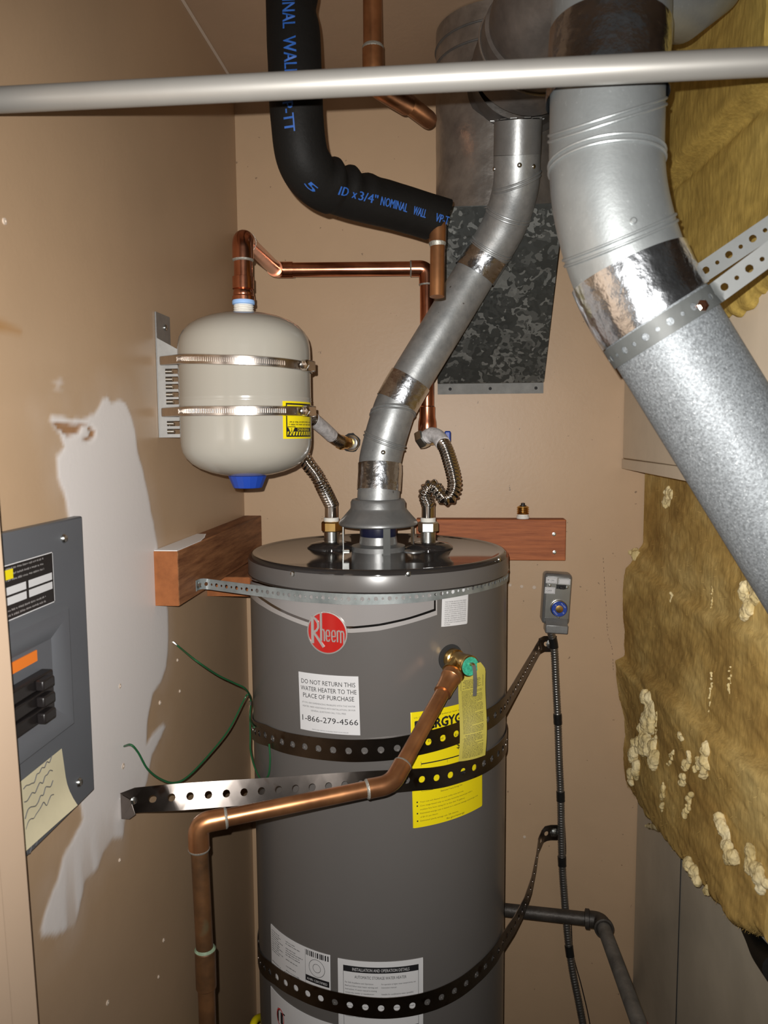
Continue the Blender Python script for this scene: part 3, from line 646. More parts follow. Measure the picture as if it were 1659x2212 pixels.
# ------------------------------------------------------------------ relief valve, tag, discharge pipe
rv = thing('relief_valve', 'brass relief valve with green disc on the front of the heater', 'valve', VC)
def VP(k): return VC + VN*k
obj('valve_body', MB().lathe([(.0145,-.004),(.0145,.005),(.0175,.006),(.0175,.016),(.0155,.0175),(.0155,.040),(.0170,.043),(.0170,.053),(.0145,.0545)], VC, VN, 32), m_brass, rv)
J1 = D(986, 1456, (VP(.029)-CAM).dot(CR @ V((0,0,-1)))-.002)
BO = VP(.026); PB = D(846, 1694, 1.075); bdir = (PB-BO).normalized()
obj('valve_outlet', MB().lathe([(.0150,.0),(.0150,.018),(.0185,.020),(.0185,.026),(.0165,.0265)], BO, bdir, 28), m_brass, rv)
obj('green_disc', MB().lathe([(.0150,.0535),(.0150,.0555),(.0145,.0562),(.006,.0562),(0,.0562)], VC, VN, 36), m_greend, rv)
lp = VP(.057); sd = VN.cross(V((0,0,1))).normalized()
lv = MB(); lpts = [lp+V((0,0,.007)), lp+VN*.006+V((0,0,.004)), lp+VN*.009+V((0,0,-.006)), lp+VN*.010+V((0,0,-.022)), lp+VN*.009+V((0,0,-.044))]
lpts = catmull(lpts, 6); lv.slab([[p-sd*.0032 for p in lpts],[p+sd*.0032 for p in lpts]], lambda i,k: VN*.0012); obj('test_lever', lv, m_galvd, rv)
obj('lever_pin', MB().lathe([(.0028,-.002),(.0028,.006),(.002,.007)], lp+V((0,0,.004)), VN, 12), m_brass, rv)
# hanging card
T0 = VP(.034)
zc0 = (T0-CAM).dot(CR @ V((0,0,-1)))+.004
tg = thing('warning_tag', 'long yellow card of fine print hanging from the relief valve', 'tag', D(1021,1645,zc0), None)
def TFN(u, v, l=0):     # u 0..1 across, v 0..1 up; the card hangs plumb and curls slightly
    a = D(990.5, 1646, zc0); b = D(1048.5, 1632, zc0); up = .155
    p = a.lerp(b, u); p = V((p.x, p.y, p.z + up*v)); n = V((.12,-1,0)).normalized()
    p += V((.004*math.sin(v*5.5)*.5+v*.002, 0, 0)) + n*(l + .003*math.sin(v*7+1) - .004*(u-.5)**2*4)
    return p
rows = []; N_ = 24
for k in range(N_+1):
    v = k/N_; e = 0 if v < .90 else (v-.90)/.10
    l0, r0 = .0+.36*e**1.2, 1-.22*e**1.2; rows.append([TFN(l0+(r0-l0)*q/6, v) for q in range(7)])
mb = MB().slab(rows, lambda i,k: V((0,.0006,0))); obj('card', mb, m_yel2, tg)
t = MB(); rnd = random.Random(9)
y = .835
for k in range(58):
    if k in (7, 40): y -= .012; continue
    wd = .76 if rnd.random() < .85 else rnd.uniform(.3,.6); x0 = .12; hh_ = .0085
    if k < 7 or 40 < k < 46: wd = rnd.uniform(.5,.72); x0 = .5-wd/2; hh_ = .0098
    scribble(t, TFN, x0, x0+wd, y, hh_, rnd, lift=.0003, ax=.38); y -= .0142
    if y < .02: break
for x0,y0,x1,y1 in ((.09,.74,.91,.742),(.09,.855,.91,.857),(.09,.74,.10,.857),(.90,.74,.91,.857),(.09,.225,.91,.227)): rect(t, TFN, x0,y0,x1,y1,.0003)
fine(obj('card_lettering', t, m_black, tg))
# pipe
dp = thing('discharge_pipe', 'old copper discharge pipe running from relief valve down the left wall', 'pipe', D(428,2400,1.1))
S0 = BO + bdir*.022; E3 = D(428, 1779, 1.005); dn = V((E3.x+.004, E3.y+.004, .12))
pr_ = .0113
obj('male_adapter', MB().lathe([(.0165,0),(.0165,.014),(.0155,.015),(.0138,.034),(.0138,.046)], S0, bdir, 28), m_cuold, dp)
def el(par, name, a, b, c, m, l=.022, r=.0135, cup=.012, sol=True):
    d1 = (a-b).normalized(); d2 = (c-b).normalized()
    pth = fillet([b+d1*(l+cup), b, b+d2*(l+cup)], l*1.0, 10); e = obj(name, MB().tube(pth, r, 28, caps=True), m, par)
    if sol:
        for d in (d1, d2): obj('solder_joint', MB().lathe([(r*.86,-.001),(r*1.03,0),(r*1.0,.0018),(r*.86,.0035)], b+d*(l+cup), d, 24), m_solder, e)
    return e
obj('upper_pipe', MB().tube([S0+bdir*.03, PB-bdir*.018], pr_, 28), m_cuold, dp)
obj('sloping_pipe', MB().tube([PB.lerp(E3,.05), PB.lerp(E3,.5), PB.lerp(E3,.95)], pr_, 28), m_cuold, dp)
cpl = V((E3.x+.003, E3.y+.003, AY(437,2090,E3.y).z))
obj('vertical_pipe', MB().tube([E3.lerp(cpl,.08), cpl, dn], pr_, 28), m_cudark, dp)
el(dp, 'elbow', BO, PB, E3, m_cuold); el(dp, 'elbow', PB, E3, dn, m_cuold, sol=True)
cl_ = obj('coupling', MB().lathe([(.0115,-.001),(.0135,.001),(.0135,.052),(.0115,.054)], cpl-V((0,0,.03)), (0,0,1), 28), m_cudark, dp)
obj('solder_joint', MB().lathe([(.0118,0),(.0139,.001),(.0118,.004)], cpl+V((0,0,.023)), (0,0,1), 24), M('green_flux', (.20,.27,.18), .7, .2, var=.5, vscale=80), cl_)

# ================================================================== STRAPS ROUND THE HEATER
def pol(phi, z, r): return V((HX+r*math.sin(phi), HY-r*math.cos(phi), z))
def tang(x, y, r, side):
    dx, dy = x-HX, y-HY; return math.atan2(dx, -dy) + side*math.acos(r/math.hypot(dx,dy))
def zfun(pts):
    q = sorted(H(*p, .002) for p in pts); us = [a/HR for a,b in q]; zs = [b for a,b in q]
    return lambda phi: float(np.interp(phi, us, zs))
def holes_for(L, pitch, r, r2=None, start=None):
    out = []; s = start if start is not None else pitch*.7; k = 0
    while s < L-pitch*.4: out.append((s, r if (r2 is None or k % 2 == 0) else r2)); s += pitch; k += 1
    return out
def dense(p, st=.006): P = Path(p); return P.cut(0, P.len, st)
def bolt(par, p, n, r=.007, m=None):
    return obj('bolt', MB().lathe([(r*1.5,0),(r*1.5,.0015),(r,.002),(r,.005),(r*.6,.0062)], p, n, 6), m or m_zinc, par, smooth=30)
UP = V((0,0,1)); RS = HR+.0022
def mk(name, label, pts, width, pitch, r, m, r2=None, th=.0012, ups=None, start=None, group=None):
    pts = dense(pts); c = sum(pts, V())/len(pts)
    t = thing(name, label, 'strap', V((c.x, c.y, min(p.z for p in pts))), group); P = Path(pts); mb = MB()
    strap(mb, pts, [UP]*len(pts) if ups is None else ups(pts), width, th, holes_for(P.len, pitch, r, r2, start), pitch); obj('strap_band', mb, m, t, smooth=40, weld=2e-5); return t
# strap A: round the middle, over the notice, up to the back wall on the right
zA = zfun([(545,1573),(575,1588),(605,1601),(650,1611),(700,1618),(760,1622),(800,1621),(850,1617),(900,1608),(950,1596),(1000,1579),(1050,1556),(1085,1530),(1094,1522)])
b = AY(1183, 1391, YB-.003); pt = tang(b.x-.022, b.y, RS, -1)
A_ = [V((-.45, YB-.004, zA(-1.4)+.02)), V((-.36, YB-.012, zA(-1.4)+.02))] + [pol(p, zA(p), RS) for p in np.linspace(-2.15, pt, 90)]
z1 = zA(pt); A_ += [pol(pt, z1, RS).lerp(V((b.x-.024, b.y-.012, b.z-.012)), k) for k in (.25,.5,.75,.9)] + [V((b.x-.018, b.y-.006, b.z-.004)), V((b.x-.010, b.y-.0015, b.z)), V((b.x, b.y, b.z)), V((b.x+.020, b.y, b.z))]
sA = mk('strap', 'wide perforated steel strap round heater just under the white printed notice', A_, .037, .0262, .0056, m_steel, start=.012, group=None)
bolt(sA, b+V((.006,-.001,0)), (0,-1,0))
# strap B: from the left wall across the front, below strap A, round behind on the right
e0 = AX(262, 1745, XL+.004); e1 = AX(300, 1729, XL+.03)
zB = zfun([(600,1709),(650,1705),(700,1703),(760,1702),(830,1698),(896,1687),(928,1682),(960,1677),(989,1669),(1015,1661),(1038,1652),(1058,1641),(1074,1629),(1085,1617),(1094,1600)])
st_ = V((XL+.022, e1.y, e1.z)); pt = tang(st_.x, st_.y, RS, 1)
B_ = [V((XL+.002, e0.y+.004, e0.z)), V((XL+.010, e0.y+.004, e0.z)), V((XL+.018, e1.y-.010, e1.z)), st_]
tp = pol(pt, zB(pt), RS); B_ += [st_.lerp(tp, k) for k in (.1,.3,.5,.7,.9)] + [pol(p, zB(p), RS) for p in np.linspace(pt, 2.5, 90)]
q = B_[-1]; B_ += [q + V((math.cos(2.5), math.sin(2.5), 0))*.09]
def twistB(pts):
    out = []
    for p_ in pts: k = min(max((p_.x-XL-.03)/.05,0),1)*min(max((tp.x-.02-p_.x)/.12, 0), 1); out.append((UP + V((-.39,.92,0))*((.31+.05*math.sin(p_.x*30))*k)).normalized())
    return out
sB = mk('strap', 'wide perforated strap from left wall across the heater front behind the copper pipe', B_, .037, .0262, .0056, m_steel, start=.034, ups=twistB)
bolt(sB, e0+V((.004,.03,0)), (1,0,0))
# strap C: low on the heater
zC = zfun([(560,2074),(590,2103),(640,2134),(700,2158),(760,2171),(830,2178),(890,2172),(940,2159),(990,2135),(1030,2104),(1060,2074),(1085,2035),(1096,2008)])
b = AY(1196, 1798, YB-.003); pt = tang(b.x-.03, b.y, RS, -1); z1 = zC(pt)
C_ = [V((-.45, YB-.004, zC(-1.4)+.02)), V((-.36, YB-.012, zC(-1.4)+.02))] + [pol(p, zC(p), RS) for p in np.linspace(-2.15, pt, 90)]
pa = pol(pt, z1, RS); pb = V((b.x-.035, b.y-.02, b.z-.010))
C_ += [pa.lerp(pb, k)+V((.012*math.sin(k*PI), 0, -.02*math.sin(k*PI))) for k in (.2,.4,.6,.8,.95)] + [V((b.x-.024, b.y-.008, b.z-.002)), V((b.x-.012, b.y-.002, b.z)), V((b.x+.018, b.y, b.z))]
sC = mk('strap', 'lowest perforated steel strap, crossing the white instruction stickers near the bottom', C_, .037, .0262, .0056, m_steel, start=.010)
bolt(sC, b+V((0,-.001,0)), (0,-1,0))
# thin plumber strap near the top
zT = zfun([(536,1277),(570,1280),(620,1285),(700,1291),(760,1294),(830,1293),(900,1289),(960,1281),(1010,1272),(1050,1263),(1080,1254),(1095,1246)])
e0 = AX(430, 1262, -.4295); pt = tang(e0.x+.02, e0.y+.03, RS, 1); tp = pol(pt, zT(pt), RS); s1 = V((e0.x+.012, e0.y+.012, e0.z-.002))
T_ = [V((e0.x, e0.y-.016, e0.z)), e0, V((e0.x+.004, e0.y+.005, e0.z)), s1] + [s1.lerp(tp, k) for k in (.15,.4,.65,.9)] + [pol(p, zT(p), RS) for p in np.linspace(pt, 2.45, 90)]
q = T_[-1]; T_ += [q + V((math.cos(2.45), math.sin(2.45), 0))*.11]
sT = mk('strap', 'narrow grey hanger strap from the left wooden block round the top of the heater', T_, .0185, .0108, .0034, m_strap, r2=.0021, th=.0009)
bolt(sT, e0+V((.001,-.009,0)), (1,0,0), .004)

# ================================================================== WOODEN BLOCKS
def wob(name, lo, hi, m, label, grp=None):
    t = thing(name, label, 'wood block', V(((lo[0]+hi[0])/2, (lo[1]+hi[1])/2, lo[2])), grp)
    bo_ = obj('block', MB().box(lo, hi), m, t, bevel=.0018); return t, bo_
y0 = 1.188
t, bo_ = wob('wood_block', (XL, y0, 1.3885), (-.4305, YB-.001, 1.4775), m_wood, 'long wooden block fixed along the left wall with white paint on its top')
mb = MB().box((XL+.0005, y0-.0012, 1.389), (-.431, y0, 1.477)); lab(obj('end_grain', mb, m_wend, t, bevel=.0006), 'orange sawn end')
pm = MB(); rr = random.Random(2); nY = 26
for k in range(nY):
    ya, yb_ = y0+.001+.0100*k, y0+.001+.0100*(k+1)
    if yb_ > y0+.22: break
    j = rr.uniform(-.003,.003); xa = XL+.001; xb = -.4315 if k < 12 else -.433-.0022*(k-12)
    pm.box((xa, ya, 1.4772), (xb+j*.4 if k > 11 else xb, yb_, 1.4782))
lab(obj('paint_patch', pm, m_wpaint, t, smooth=0), 'white paint on the top')
t2, b2 = wob('wood_block', (XL, 1.452, 1.3495), (-.3845, YB-.001, 1.3875), m_wood, 'short wooden ledger lying flat under the long block on the left wall')
lab(obj('end_grain', MB().box((XL+.0005, 1.4508, 1.350), (-.385, 1.452, 1.387)), m_wend, t2), 'orange sawn end')
t3, b3 = wob('wood_block', (-.075, 1.701, 1.3835), (.2500, YB-.0005, 1.4735), m_woodb, 'reddish wooden block on the back wall behind the heater')
for a_, b_ in ((1197,1154),(1198,1193)):
    p = AY(a_, b_, 1.701); obj('screw', MB().lathe([(.0042,-.001),(.0042,.0008),(.002,.0012),(.0012,.0002)], p, (0,-1,0), 12), m_zinc, t3)
p = AY(1168, 1208, 1.72)
# spare screw-in fuse standing on the block
p = AZ(1132, 1123, 1.4737); p = V((p.x, 1.722, 1.4737))
fz = thing('fuse_plug', 'small brass screw-in fuse standing on the wooden block behind the heater', 'fuse', p)
obj('fuse_collar', MB().lathe([(.0135,0),(.0140,.002),(.0140,.005),(.0125,.006),(.0125,.0095)], p, n=24), m_ptfe, fz)
prf = [(.0120,.0095)]
for k in range(4): prf += [(.0135,.0105+.0042*k+.0008),(.0135,.0105+.0042*k+.0018),(.0112,.0105+.0042*k+.0034)]
obj('fuse_thread', MB().lathe(prf+[(.010,.0275)], p, n=24), m_brass, fz)
obj('fuse_tip', MB().lathe([(.0075,.027),(.0075,.029),(.0045,.030),(.0045,.0335),(.003,.0345)], p, n=16), m_bake, fz)

# ================================================================== EXPANSION TANK
tc_ = D(531, 862, 1.215); TX, TY, TR = tc_.x, tc_.y, .1015
zt = AY(528, 676, TY).z; zb = AY(545, 1029, TY).z; zm = AY(530, 858, TY-TR).z
et = thing('expansion_tank', 'ivory expansion tank strapped to the left wall above the heater', 'tank', V((TX,TY,zb-.017)))
def dome(sgn, z):
    q = [(0,0),(.020,-.0005),(.040,-.003),(.058,-.0075),(.073,-.0135),(.085,-.021),(.0935,-.030),(.0985,-.039),(.1008,-.049),(TR,-.060)]
    return [(r, z+sgn*h) for r,h in q]
prof = dome(-1, zb) + [(TR,zm-.0035),(TR+.0006,zm-.0015),(TR-.0002,zm),(TR+.0006,zm+.0015),(TR,zm+.0035)] + dome(1, zt)[::-1]
obj('tank_shell', MB().lathe(prof, (TX,TY,0), n=96), m_tank, et, smooth=60)
obj('air_valve_cap', MB().lathe([(.0215,-.016),(.0225,-.0155),(.029,.0),(.030,.003),(.02,.006)], (TX,TY,zb-.002), n=16), m_blue, et, smooth=20)
zn = zt-.002
pr = [(.0145,0)]
for k in range(5): pr += [(.0145,.001+.0032*k),(.0158,.0022+.0032*k),(.0145,.0034+.0032*k)]
obj('threaded_nipple', MB().lathe(pr+[(.013,.0185)], (TX,TY,zn), n=28), m_ptfe, et)
def TF(u, v, l=0): a = u/TR; r = TR+l; return V((TX+r*math.sin(a), TY-r*math.cos(a), v))
def TH(px, py): return cyl_hit(px, py, TX, TY, TR)
ul, vt = TH(610, 866); _, vb = TH(610, 948); hh = vt-vb; wl = .075
fn = lambda x,y,l=0: TF(ul+wl-x, vt-y, .0006+l)       # printed upside down
sm = MB(); sheet(sm, fn, 0, 0, wl, hh, .002); wlb = obj('warning_sticker', sm, m_yel, et); lab(wlb, 'yellow and black warning sticker stuck on upside down')
t = MB(); frame(t, fn, wl*.04, hh*.05, wl*.93, hh*.95, .0022, n=12); rect(t, fn, wl*.04, hh*.05, wl*.93, hh*.095, n=10)
rect(t, fn, wl*.04, hh*.70, wl*.93, hh*.81, n=10); rect(t, fn, wl*.04, hh*.92, wl*.93, hh*.95, n=10)
for k in range(10):
    x = wl*(.06+.085*k); t.add([fn(x,hh*.815,.0004),fn(x+.0030,hh*.815,.0004),fn(x+.0052,hh*.925,.0004),fn(x+.0022,hh*.925,.0004)], [(0,1,2,3)])
rnd = random.Random(11)
for y_ in (.60,.53,.24,.17): scribble(t, fn, wl*.09, wl*.86, hh*y_, hh*.045, rnd)
fine(obj('warning_lettering', t, m_black, wlb))
t = MB(); text(t, 'WARNING', fn, wl*.40, hh*.715, hh*.075, wl*.46, lift=.0008)
t.add([fn(wl*.70,hh*.68,.0008),fn(wl*.90,hh*.68,.0008),fn(wl*.80,hh*.90,.0008)], [(0,1,2)]); fine(obj('warning_lettering', t, m_yel, wlb))
t = MB(); rect(t, fn, wl*.79, hh*.755, wl*.81, hh*.83, .001); rect(t, fn, wl*.79, hh*.715, wl*.81, hh*.74, .001)
for (a0,b0),(a1,b1) in (((.70,.68),(.90,.68)),((.90,.68),(.80,.90)),((.80,.90),(.70,.68))):
    c0 = V(fn(wl*a0,hh*b0,.001)); c1 = V(fn(wl*a1,hh*b1,.001)); t.tube([c0,c1], .0005, 4)
fine(obj('warning_sign', t, m_black, wlb))
# slotted wall bracket
yb_ = AX(337, 800, XL).y; BZ0 = AY(370, 945, yb_).z; BZ1 = AY(345, 760, yb_).z; BZT = AX(340, 676, XL).z
xo = TX-TR+.004
bk = thing('wall_bracket', 'slotted zinc bracket on the left wall behind the ivory tank', 'bracket', V((XL,yb_,BZ0)))
obj('wall_plate', MB().box((XL+.0005, yb_+.001, BZ0), (XL+.003, yb_+.062, BZT)), m_galvd, bk)  # darkness of the grazing view put into a darker metal
# flange with punched slots, built as bars around the slots
mb = MB(); th_ = .0018; x0, x1 = XL+.003, xo; sz = [AY(370, b_, yb_).z for b_ in (802,819,835,852,868,915,932)]; hs = .0042
zz = [BZ0] + sum([[z-hs, z+hs] for z in sorted(sz)], []) + [BZ1-.012]
for k in range(0, len(zz)-1, 2): mb.box((x0, yb_, zz[k]), (x1, yb_+th_, zz[k+1]))
for z in sz:
    mb.box((x0, yb_, z-hs), (x0+.012, yb_+th_, z+hs)); mb.box((x0+.036, yb_, z-hs), (x1, yb_+th_, z+hs))
mb.hexa([V((x0,yb_,BZ1-.012)), V((x1,yb_,BZ1-.012)), V((x1,yb_+th_,BZ1-.012)), V((x0,yb_+th_,BZ1-.012)), V((x0,yb_,BZ1+.022)), V((x1,yb_,BZ1-.006)), V((x1,yb_+th_,BZ1-.006)), V((x0,yb_+th_,BZ1+.022))])
obj('slotted_flange', mb, m_zincd, bk, smooth=0)
for z in sz:
    p = V((x0+.020, yb_+.0022, z)); obj('slot_lip', MB().tube([p+V((-.008,0,0)), p+V((.003,0,0))], .0030, 10), m_zinc, bk)
for z in (BZ0+.02, BZT-.02): obj('bracket_screw', MB().lathe([(.005,0),(.005,.0015),(.003,.003)], (XL+.003, yb_+.04, z), (1,0,0), 12), m_zinc, bk)
# two worm-drive bands
for (pxl, pxm, pxr), lb in (((780,773,800),'upper stainless band clamp round the ivory tank'),((891,884,897),'lower stainless band clamp round the ivory tank, over the yellow sticker')):
    zm_ = AY(530, pxm+3, TY-TR).z; zl = AY(350, pxl, yb_).z; zr = cyl_hit(664, pxr-8, TX, TY, TR+.002)[1]
    def zz_(phi): return float(np.interp(phi, [-2.6,-1.0,-.1,1.25,2.6], [zl,zl*.55+zm_*.45,zm_,zr,zr]))
    rb_ = TR+.0016; pts = [V((XL+.006, yb_-.006, zl))] ; pt = tang  # band loops back through the bracket
    ph0 = math.atan2(XL+.012-TX, -(yb_-.010-TY)) + math.acos(min(rb_/math.hypot(XL+.012-TX, yb_-.010-TY),1))
    pts = [V((XL+.008, yb_+.006, zl)), V((XL+.010, yb_-.006, zl))] + [V((TX+rb_*math.sin(p), TY-rb_*math.cos(p), zz_(p))) for p in np.linspace(ph0, 4.1, 80)]
    pts = dense(pts, .004); ct = thing('band_clamp', lb, 'clamp', V((TX,TY,min(p.z for p in pts)-.006)), 'stainless bands on the expansion tank')
    hb_ = .0072; ro = [[p-UP*hb_ for p in pts],[p-UP*hb_*.86+(p-V((TX,TY,p.z))).normalized()*.0014 for p in pts],[p+(p-V((TX,TY,p.z))).normalized()*.0017 for p in pts],[p+UP*hb_*.86+(p-V((TX,TY,p.z))).normalized()*.0014 for p in pts],[p+UP*hb_ for p in pts]]
    bnd = obj('band', MB().grid(ro), m_clamp, ct, recalc=False)
    gr = MB()
    for k in range(62):
        phi = -1.05+.031*k; p = V((TX+(rb_+.0019)*math.sin(phi), TY-(rb_+.0019)*math.cos(phi), zz_(phi))); n = V((math.sin(phi),-math.cos(phi),0)); tx = V((math.cos(phi),math.sin(phi),0))
        gr.obox(p, (tx, UP, n), (.0007,.0032,.0002))
    gv = obj('thread_slots', gr, M('slot_shadow', (.42,.38,.35), .35, 1), bnd, smooth=0)
    ph = 1.30; p = V((TX+(rb_+.006)*math.sin(ph), TY-(rb_+.006)*math.cos(ph), zz_(ph))); n = V((math.sin(ph),-math.cos(ph),0)); tx = V((math.cos(ph),math.sin(ph),0))
    obj('screw_housing', MB().obox(p, (tx, n, UP), (.014,.006,.0085)), m_chrome, ct, bevel=.002)
    sc = p - tx*.014; obj('hex_screw', MB().lathe([(.0072,0),(.0072,.005),(.0058,.007),(.0040,.0065),(.0015,.0060)], sc+n*.001, -tx+n*.15, 6), m_chrome, ct, smooth=20)

# ------------------------------------------------------------------ copper feed pipe from the tank
cf = thing('copper_feed_pipe', 'bright copper pipe from ivory tank across the back wall and down', 'pipe', V((TX,TY,zn+.012)))
zc_h = 1.60; e1 = V((TX+.001, TY+.0, AY(528, 517, TY).z)); e2 = D(597, 583, zc_h); e3 = D(922, 580, zc_h); e4 = D(923, 925, 1.625)
RP = .0152
def rlathe(name, par, z0, prof, m): return obj(name, MB().lathe(prof, (TX,TY,z0), n=28), m, par)
tp_ = rlathe('thread_tape', cf, zn+.014, [(.0155,0),(.0172,.001),(.0175,.004),(.0165,.0075),(.014,.008)], m_bluet); lab(tp_, 'pale blue thread tape')
rlathe('female_adapter', cf, zn+.020, [(.0160,0),(.0172,.001),(.0172,.0065),(.0160,.0075),(.0155,.0085),(.0158,.0095),(.0150,.016),(.0135,.0185)], m_copper)
obj('riser', MB().tube([V((TX,TY,zn+.03)), e1-V((0,0,.018))], RP*.92, 28), m_copper, cf)
obj('cross_pipe', MB().tube([e1+(e2-e1).normalized()*.018, e2+(e1-e2).normalized()*.018], RP*.92, 24), m_copper, cf)
obj('long_pipe', MB().tube([e2.lerp(e3,.06), e2.lerp(e3,.5), e2.lerp(e3,.94)], RP*.95, 28), m_copper, cf)
obj('down_pipe', MB().tube([e3.lerp(e4,.055), e3.lerp(e4,.5), e4], RP*.95, 28), m_copper, cf)
el(cf, 'elbow', V((TX,TY,zn)), e1, e2, m_copper, l=.018, r=RP*1.06, cup=.012)
el(cf, 'elbow', e1, e2, e3, m_copper, l=.018, r=RP*1.07, cup=.016, sol=False); el(cf, 'elbow', e2, e3, e4, m_copper, l=.018, r=RP*1.07, cup=.014)
obj('riser_coupling', MB().lathe([(RP*.9,-.001),(RP*1.07,0),(RP*1.07,.018),(RP*.9,.019)], (TX,TY,zn+.038), n=28), m_copper, cf)
obj('tee_fitting', MB().lathe([(RP*.95,.052),(RP*1.08,.050),(RP*1.08,.030),(.0185,.020),(.0192,.012),(.0192,-.012),(.017,-.016)], e4-V((0,0,.006)), (0,0,1), 28), m_copper, cf)

# ------------------------------------------------------------------ corrugated connectors
def flex(par, name, pts, r=.0122, pitch=.0070, a=.15, n=22):
    P = Path(catmull(pts, 14)); k = int(P.len/pitch)*8; c = P.cut(0, P.len, P.len/k); rs = [r*(1 + a*math.cos(2*PI*i/8)) for i in range(len(c))]
    return obj(name, MB().tube(c, rs, n), m_chrome, par, smooth=70), P
def conn(label, pts, nip, endlabel, wall_end):
    f = thing('flex_connector', label, 'hose', V((nip[0], nip[1], HZ+.03)), None)
    c = (nip[0], nip[1], 0)
    obj('union_nut', MB().lathe([(.0180,HZ+.028),(.0195,HZ+.0295),(.0195,HZ+.0445),(.0175,HZ+.047),(.014,HZ+.048)], c, n=6), m_brass if wall_end == 'l' else m_zinc, f, smooth=15)
    obj('gasket_ring', MB().lathe([(.0140,HZ+.046),(.0145,HZ+.047),(.0145,HZ+.0545),(.0135,HZ+.055)], c, n=28), m_ptfe, f)
    obj('sleeve', MB().lathe([(.0124,HZ+.053),(.0124,HZ+.082),(.0115,HZ+.083)], c, n=28), m_chrome, f)
    return f
n1 = (HX+NPX[0], NY); n2 = (HX+NPX[1], NY); zf = HZ+.080
W1 = AY(757, 957, YB); 
f1 = conn('corrugated steel connector on the left, running up behind the ivory tank to the wall', None, n1, None, 'l')
flex(f1, 'corrugated_hose', [V((n1[0],n1[1],zf)), D(697,1052,1.455), D(683,1025,1.45), D(664,1000,1.455), D(648,970,1.47), D(642,938,1.50), D(653,912,1.54), D(676,906,1.58), D(700,926,1.62), D(722,946,1.67), D(738,956,1.715)])
Pw = catmull([D(676,906,1.58), D(700,926,1.62), D(716,941,1.65)], 6); obj('wrapped_label', MB().tube(Pw, .0146, 24), M('crumpled_paper_label', (.62,.60,.60), .5, var=.35, vscale=120, bump=.4, bscale=120), f1)
obj('wall_union', MB().lathe([(.0125,.0),(.0165,.004),(.0165,.016),(.014,.02),(.014,.035)], D(733,955,1.705), W1-D(733,955,1.705), 8), m_brass, f1, smooth=20)
obj('escutcheon', MB().lathe([(.0185,0),(.0185,.002),(.0165,.006),(.013,.007)], W1+V((.002,-.001,0)), (-.25,-1,.0), 28), m_zinc, f1)
f2 = conn('corrugated steel connector on the right, looped in an S up to the copper pipe', None, n2, None, 'r')
flex(f2, 'corrugated_hose', [V((n2[0],n2[1],zf)), D(919,1068,1.46), D(925,1054,1.455), D(937,1051,1.45), D(948,1063,1.445), D(960,1076,1.445), D(974,1072,1.445), D(982,1050,1.45), D(979,1025,1.46), D(971,995,1.48), D(962,968,1.50), D(952,952,1.52), D(938,941,1.54), D(920,947,1.555)])
Pw = catmull([D(957,958,1.51), D(946,944,1.53), D(932,939,1.545), D(922,945,1.553)], 6); obj('wrapped_label', MB().tube(Pw, .0150, 24), bpy.data.materials['crumpled_paper_label'], f2)
pe = D(914,948,1.555)
obj('end_nut', MB().lathe([(.0125,0),(.0185,.002),(.0195,.006),(.0195,.016),(.016,.018)], pe+(pe-D(926,942,1.549)).normalized()*.012, D(926,942,1.549)-pe, 6), m_zinc, f2, smooth=15)
obj('valve_body', MB().lathe([(.0165,-.014),(.0165,.022),(.012,.024)], D(930,944,1.60), (.2,1,.0), 20), m_brass, cf)
lab(obj('valve_handle', MB().obox(D(967,943,1.60), ((1,.1,0),(0,1,0),(0,0,1)), (.0065,.010,.0115)).obox(D(953,942,1.605), ((1,.1,0),(0,1,0),(0,0,1)), (.016,.003,.005)), m_blue, cf, bevel=.003), 'dark blue handle')

# ================================================================== INSULATED PIPE
i0_ = D(631,-60,1.0)
ip = [V((i0_.x, i0_.y, ZC-.002)), D(632,0,1.0), D(637,150,1.0), D(642,260,1.005), D(655,345,1.02), D(690,392,1.045), D(750,418,1.075), D(850,445,1.115), D(946,474,1.15)]
ipp = Path(catmull(ip, 14)); up_ = thing('insulated_pipe', 'black foam-covered pipe bending from the ceiling towards the right', 'pipe', ip[3])
ctr = ipp.cut(0, ipp.len, .004); rsl = .0345
def sfn(f, d, p):
    q = (p-CAM); px_ = CR.transposed() @ q; X_ = 829.5 - FPX*px_.x/px_.z; Y_ = 1106 + FPX*px_.y/px_.z
    s = 1.0; rt_ = CR @ V((1,0,0)); upv = CR @ V((0,1,0))
    inner = max(0, (d.dot(upv)+d.dot(rt_))*.707)
    bend = math.exp(-((X_-735)/55)**2)*math.exp(-((Y_-410)/60)**2)
    s += inner*bend*(.16*math.sin(X_*.145)+.05)
    s -= max(0, d.dot(rt_))*.13*math.exp(-((Y_-22)/26)**2)*(X_ < 700)
    s += .018*mnoise.noise(p*22)
    if X_ > 720: s *= .93
    return s
cap_dir = CR @ V((1,0,0)); upv = CR @ V((0,1,0))
mb = MB(); mb.tube(ctr, rsl, 40, fn=sfn)
k0 = len(mb.v)-40
for k in range(len(mb.v)):
    p = V(mb.v[k]); e = (ctr[-1]-p).dot((ctr[-1]-ctr[-3]).normalized())
    if e < .05: 
        h_ = (p-ctr[-1]).dot(upv); mb.v[k] = tuple(p + (ctr[-1]-ctr[-3]).normalized()*(max(0,1-e/.05)*(h_*.42)))
obj('foam_sleeve', mb, m_foam, up_, smooth=60)
def SF(u, v, l=0):
    P0 = ipp.at(u); T = ipp.tan(u); A = (CAM-P0).normalized(); A = (A-T*A.dot(T)).normalized(); B = T.cross(A); r = rsl*(1 if u < ipp.near(D(720,405,1.06)) else .945)
    th = v/r; return P0 + (A*math.cos(th) - B*math.sin(th))*(r+.0018+l)
def zci(px): return float(np.interp(px, [642,655,690,750,850,946], [1.005,1.02,1.045,1.075,1.115,1.15]))
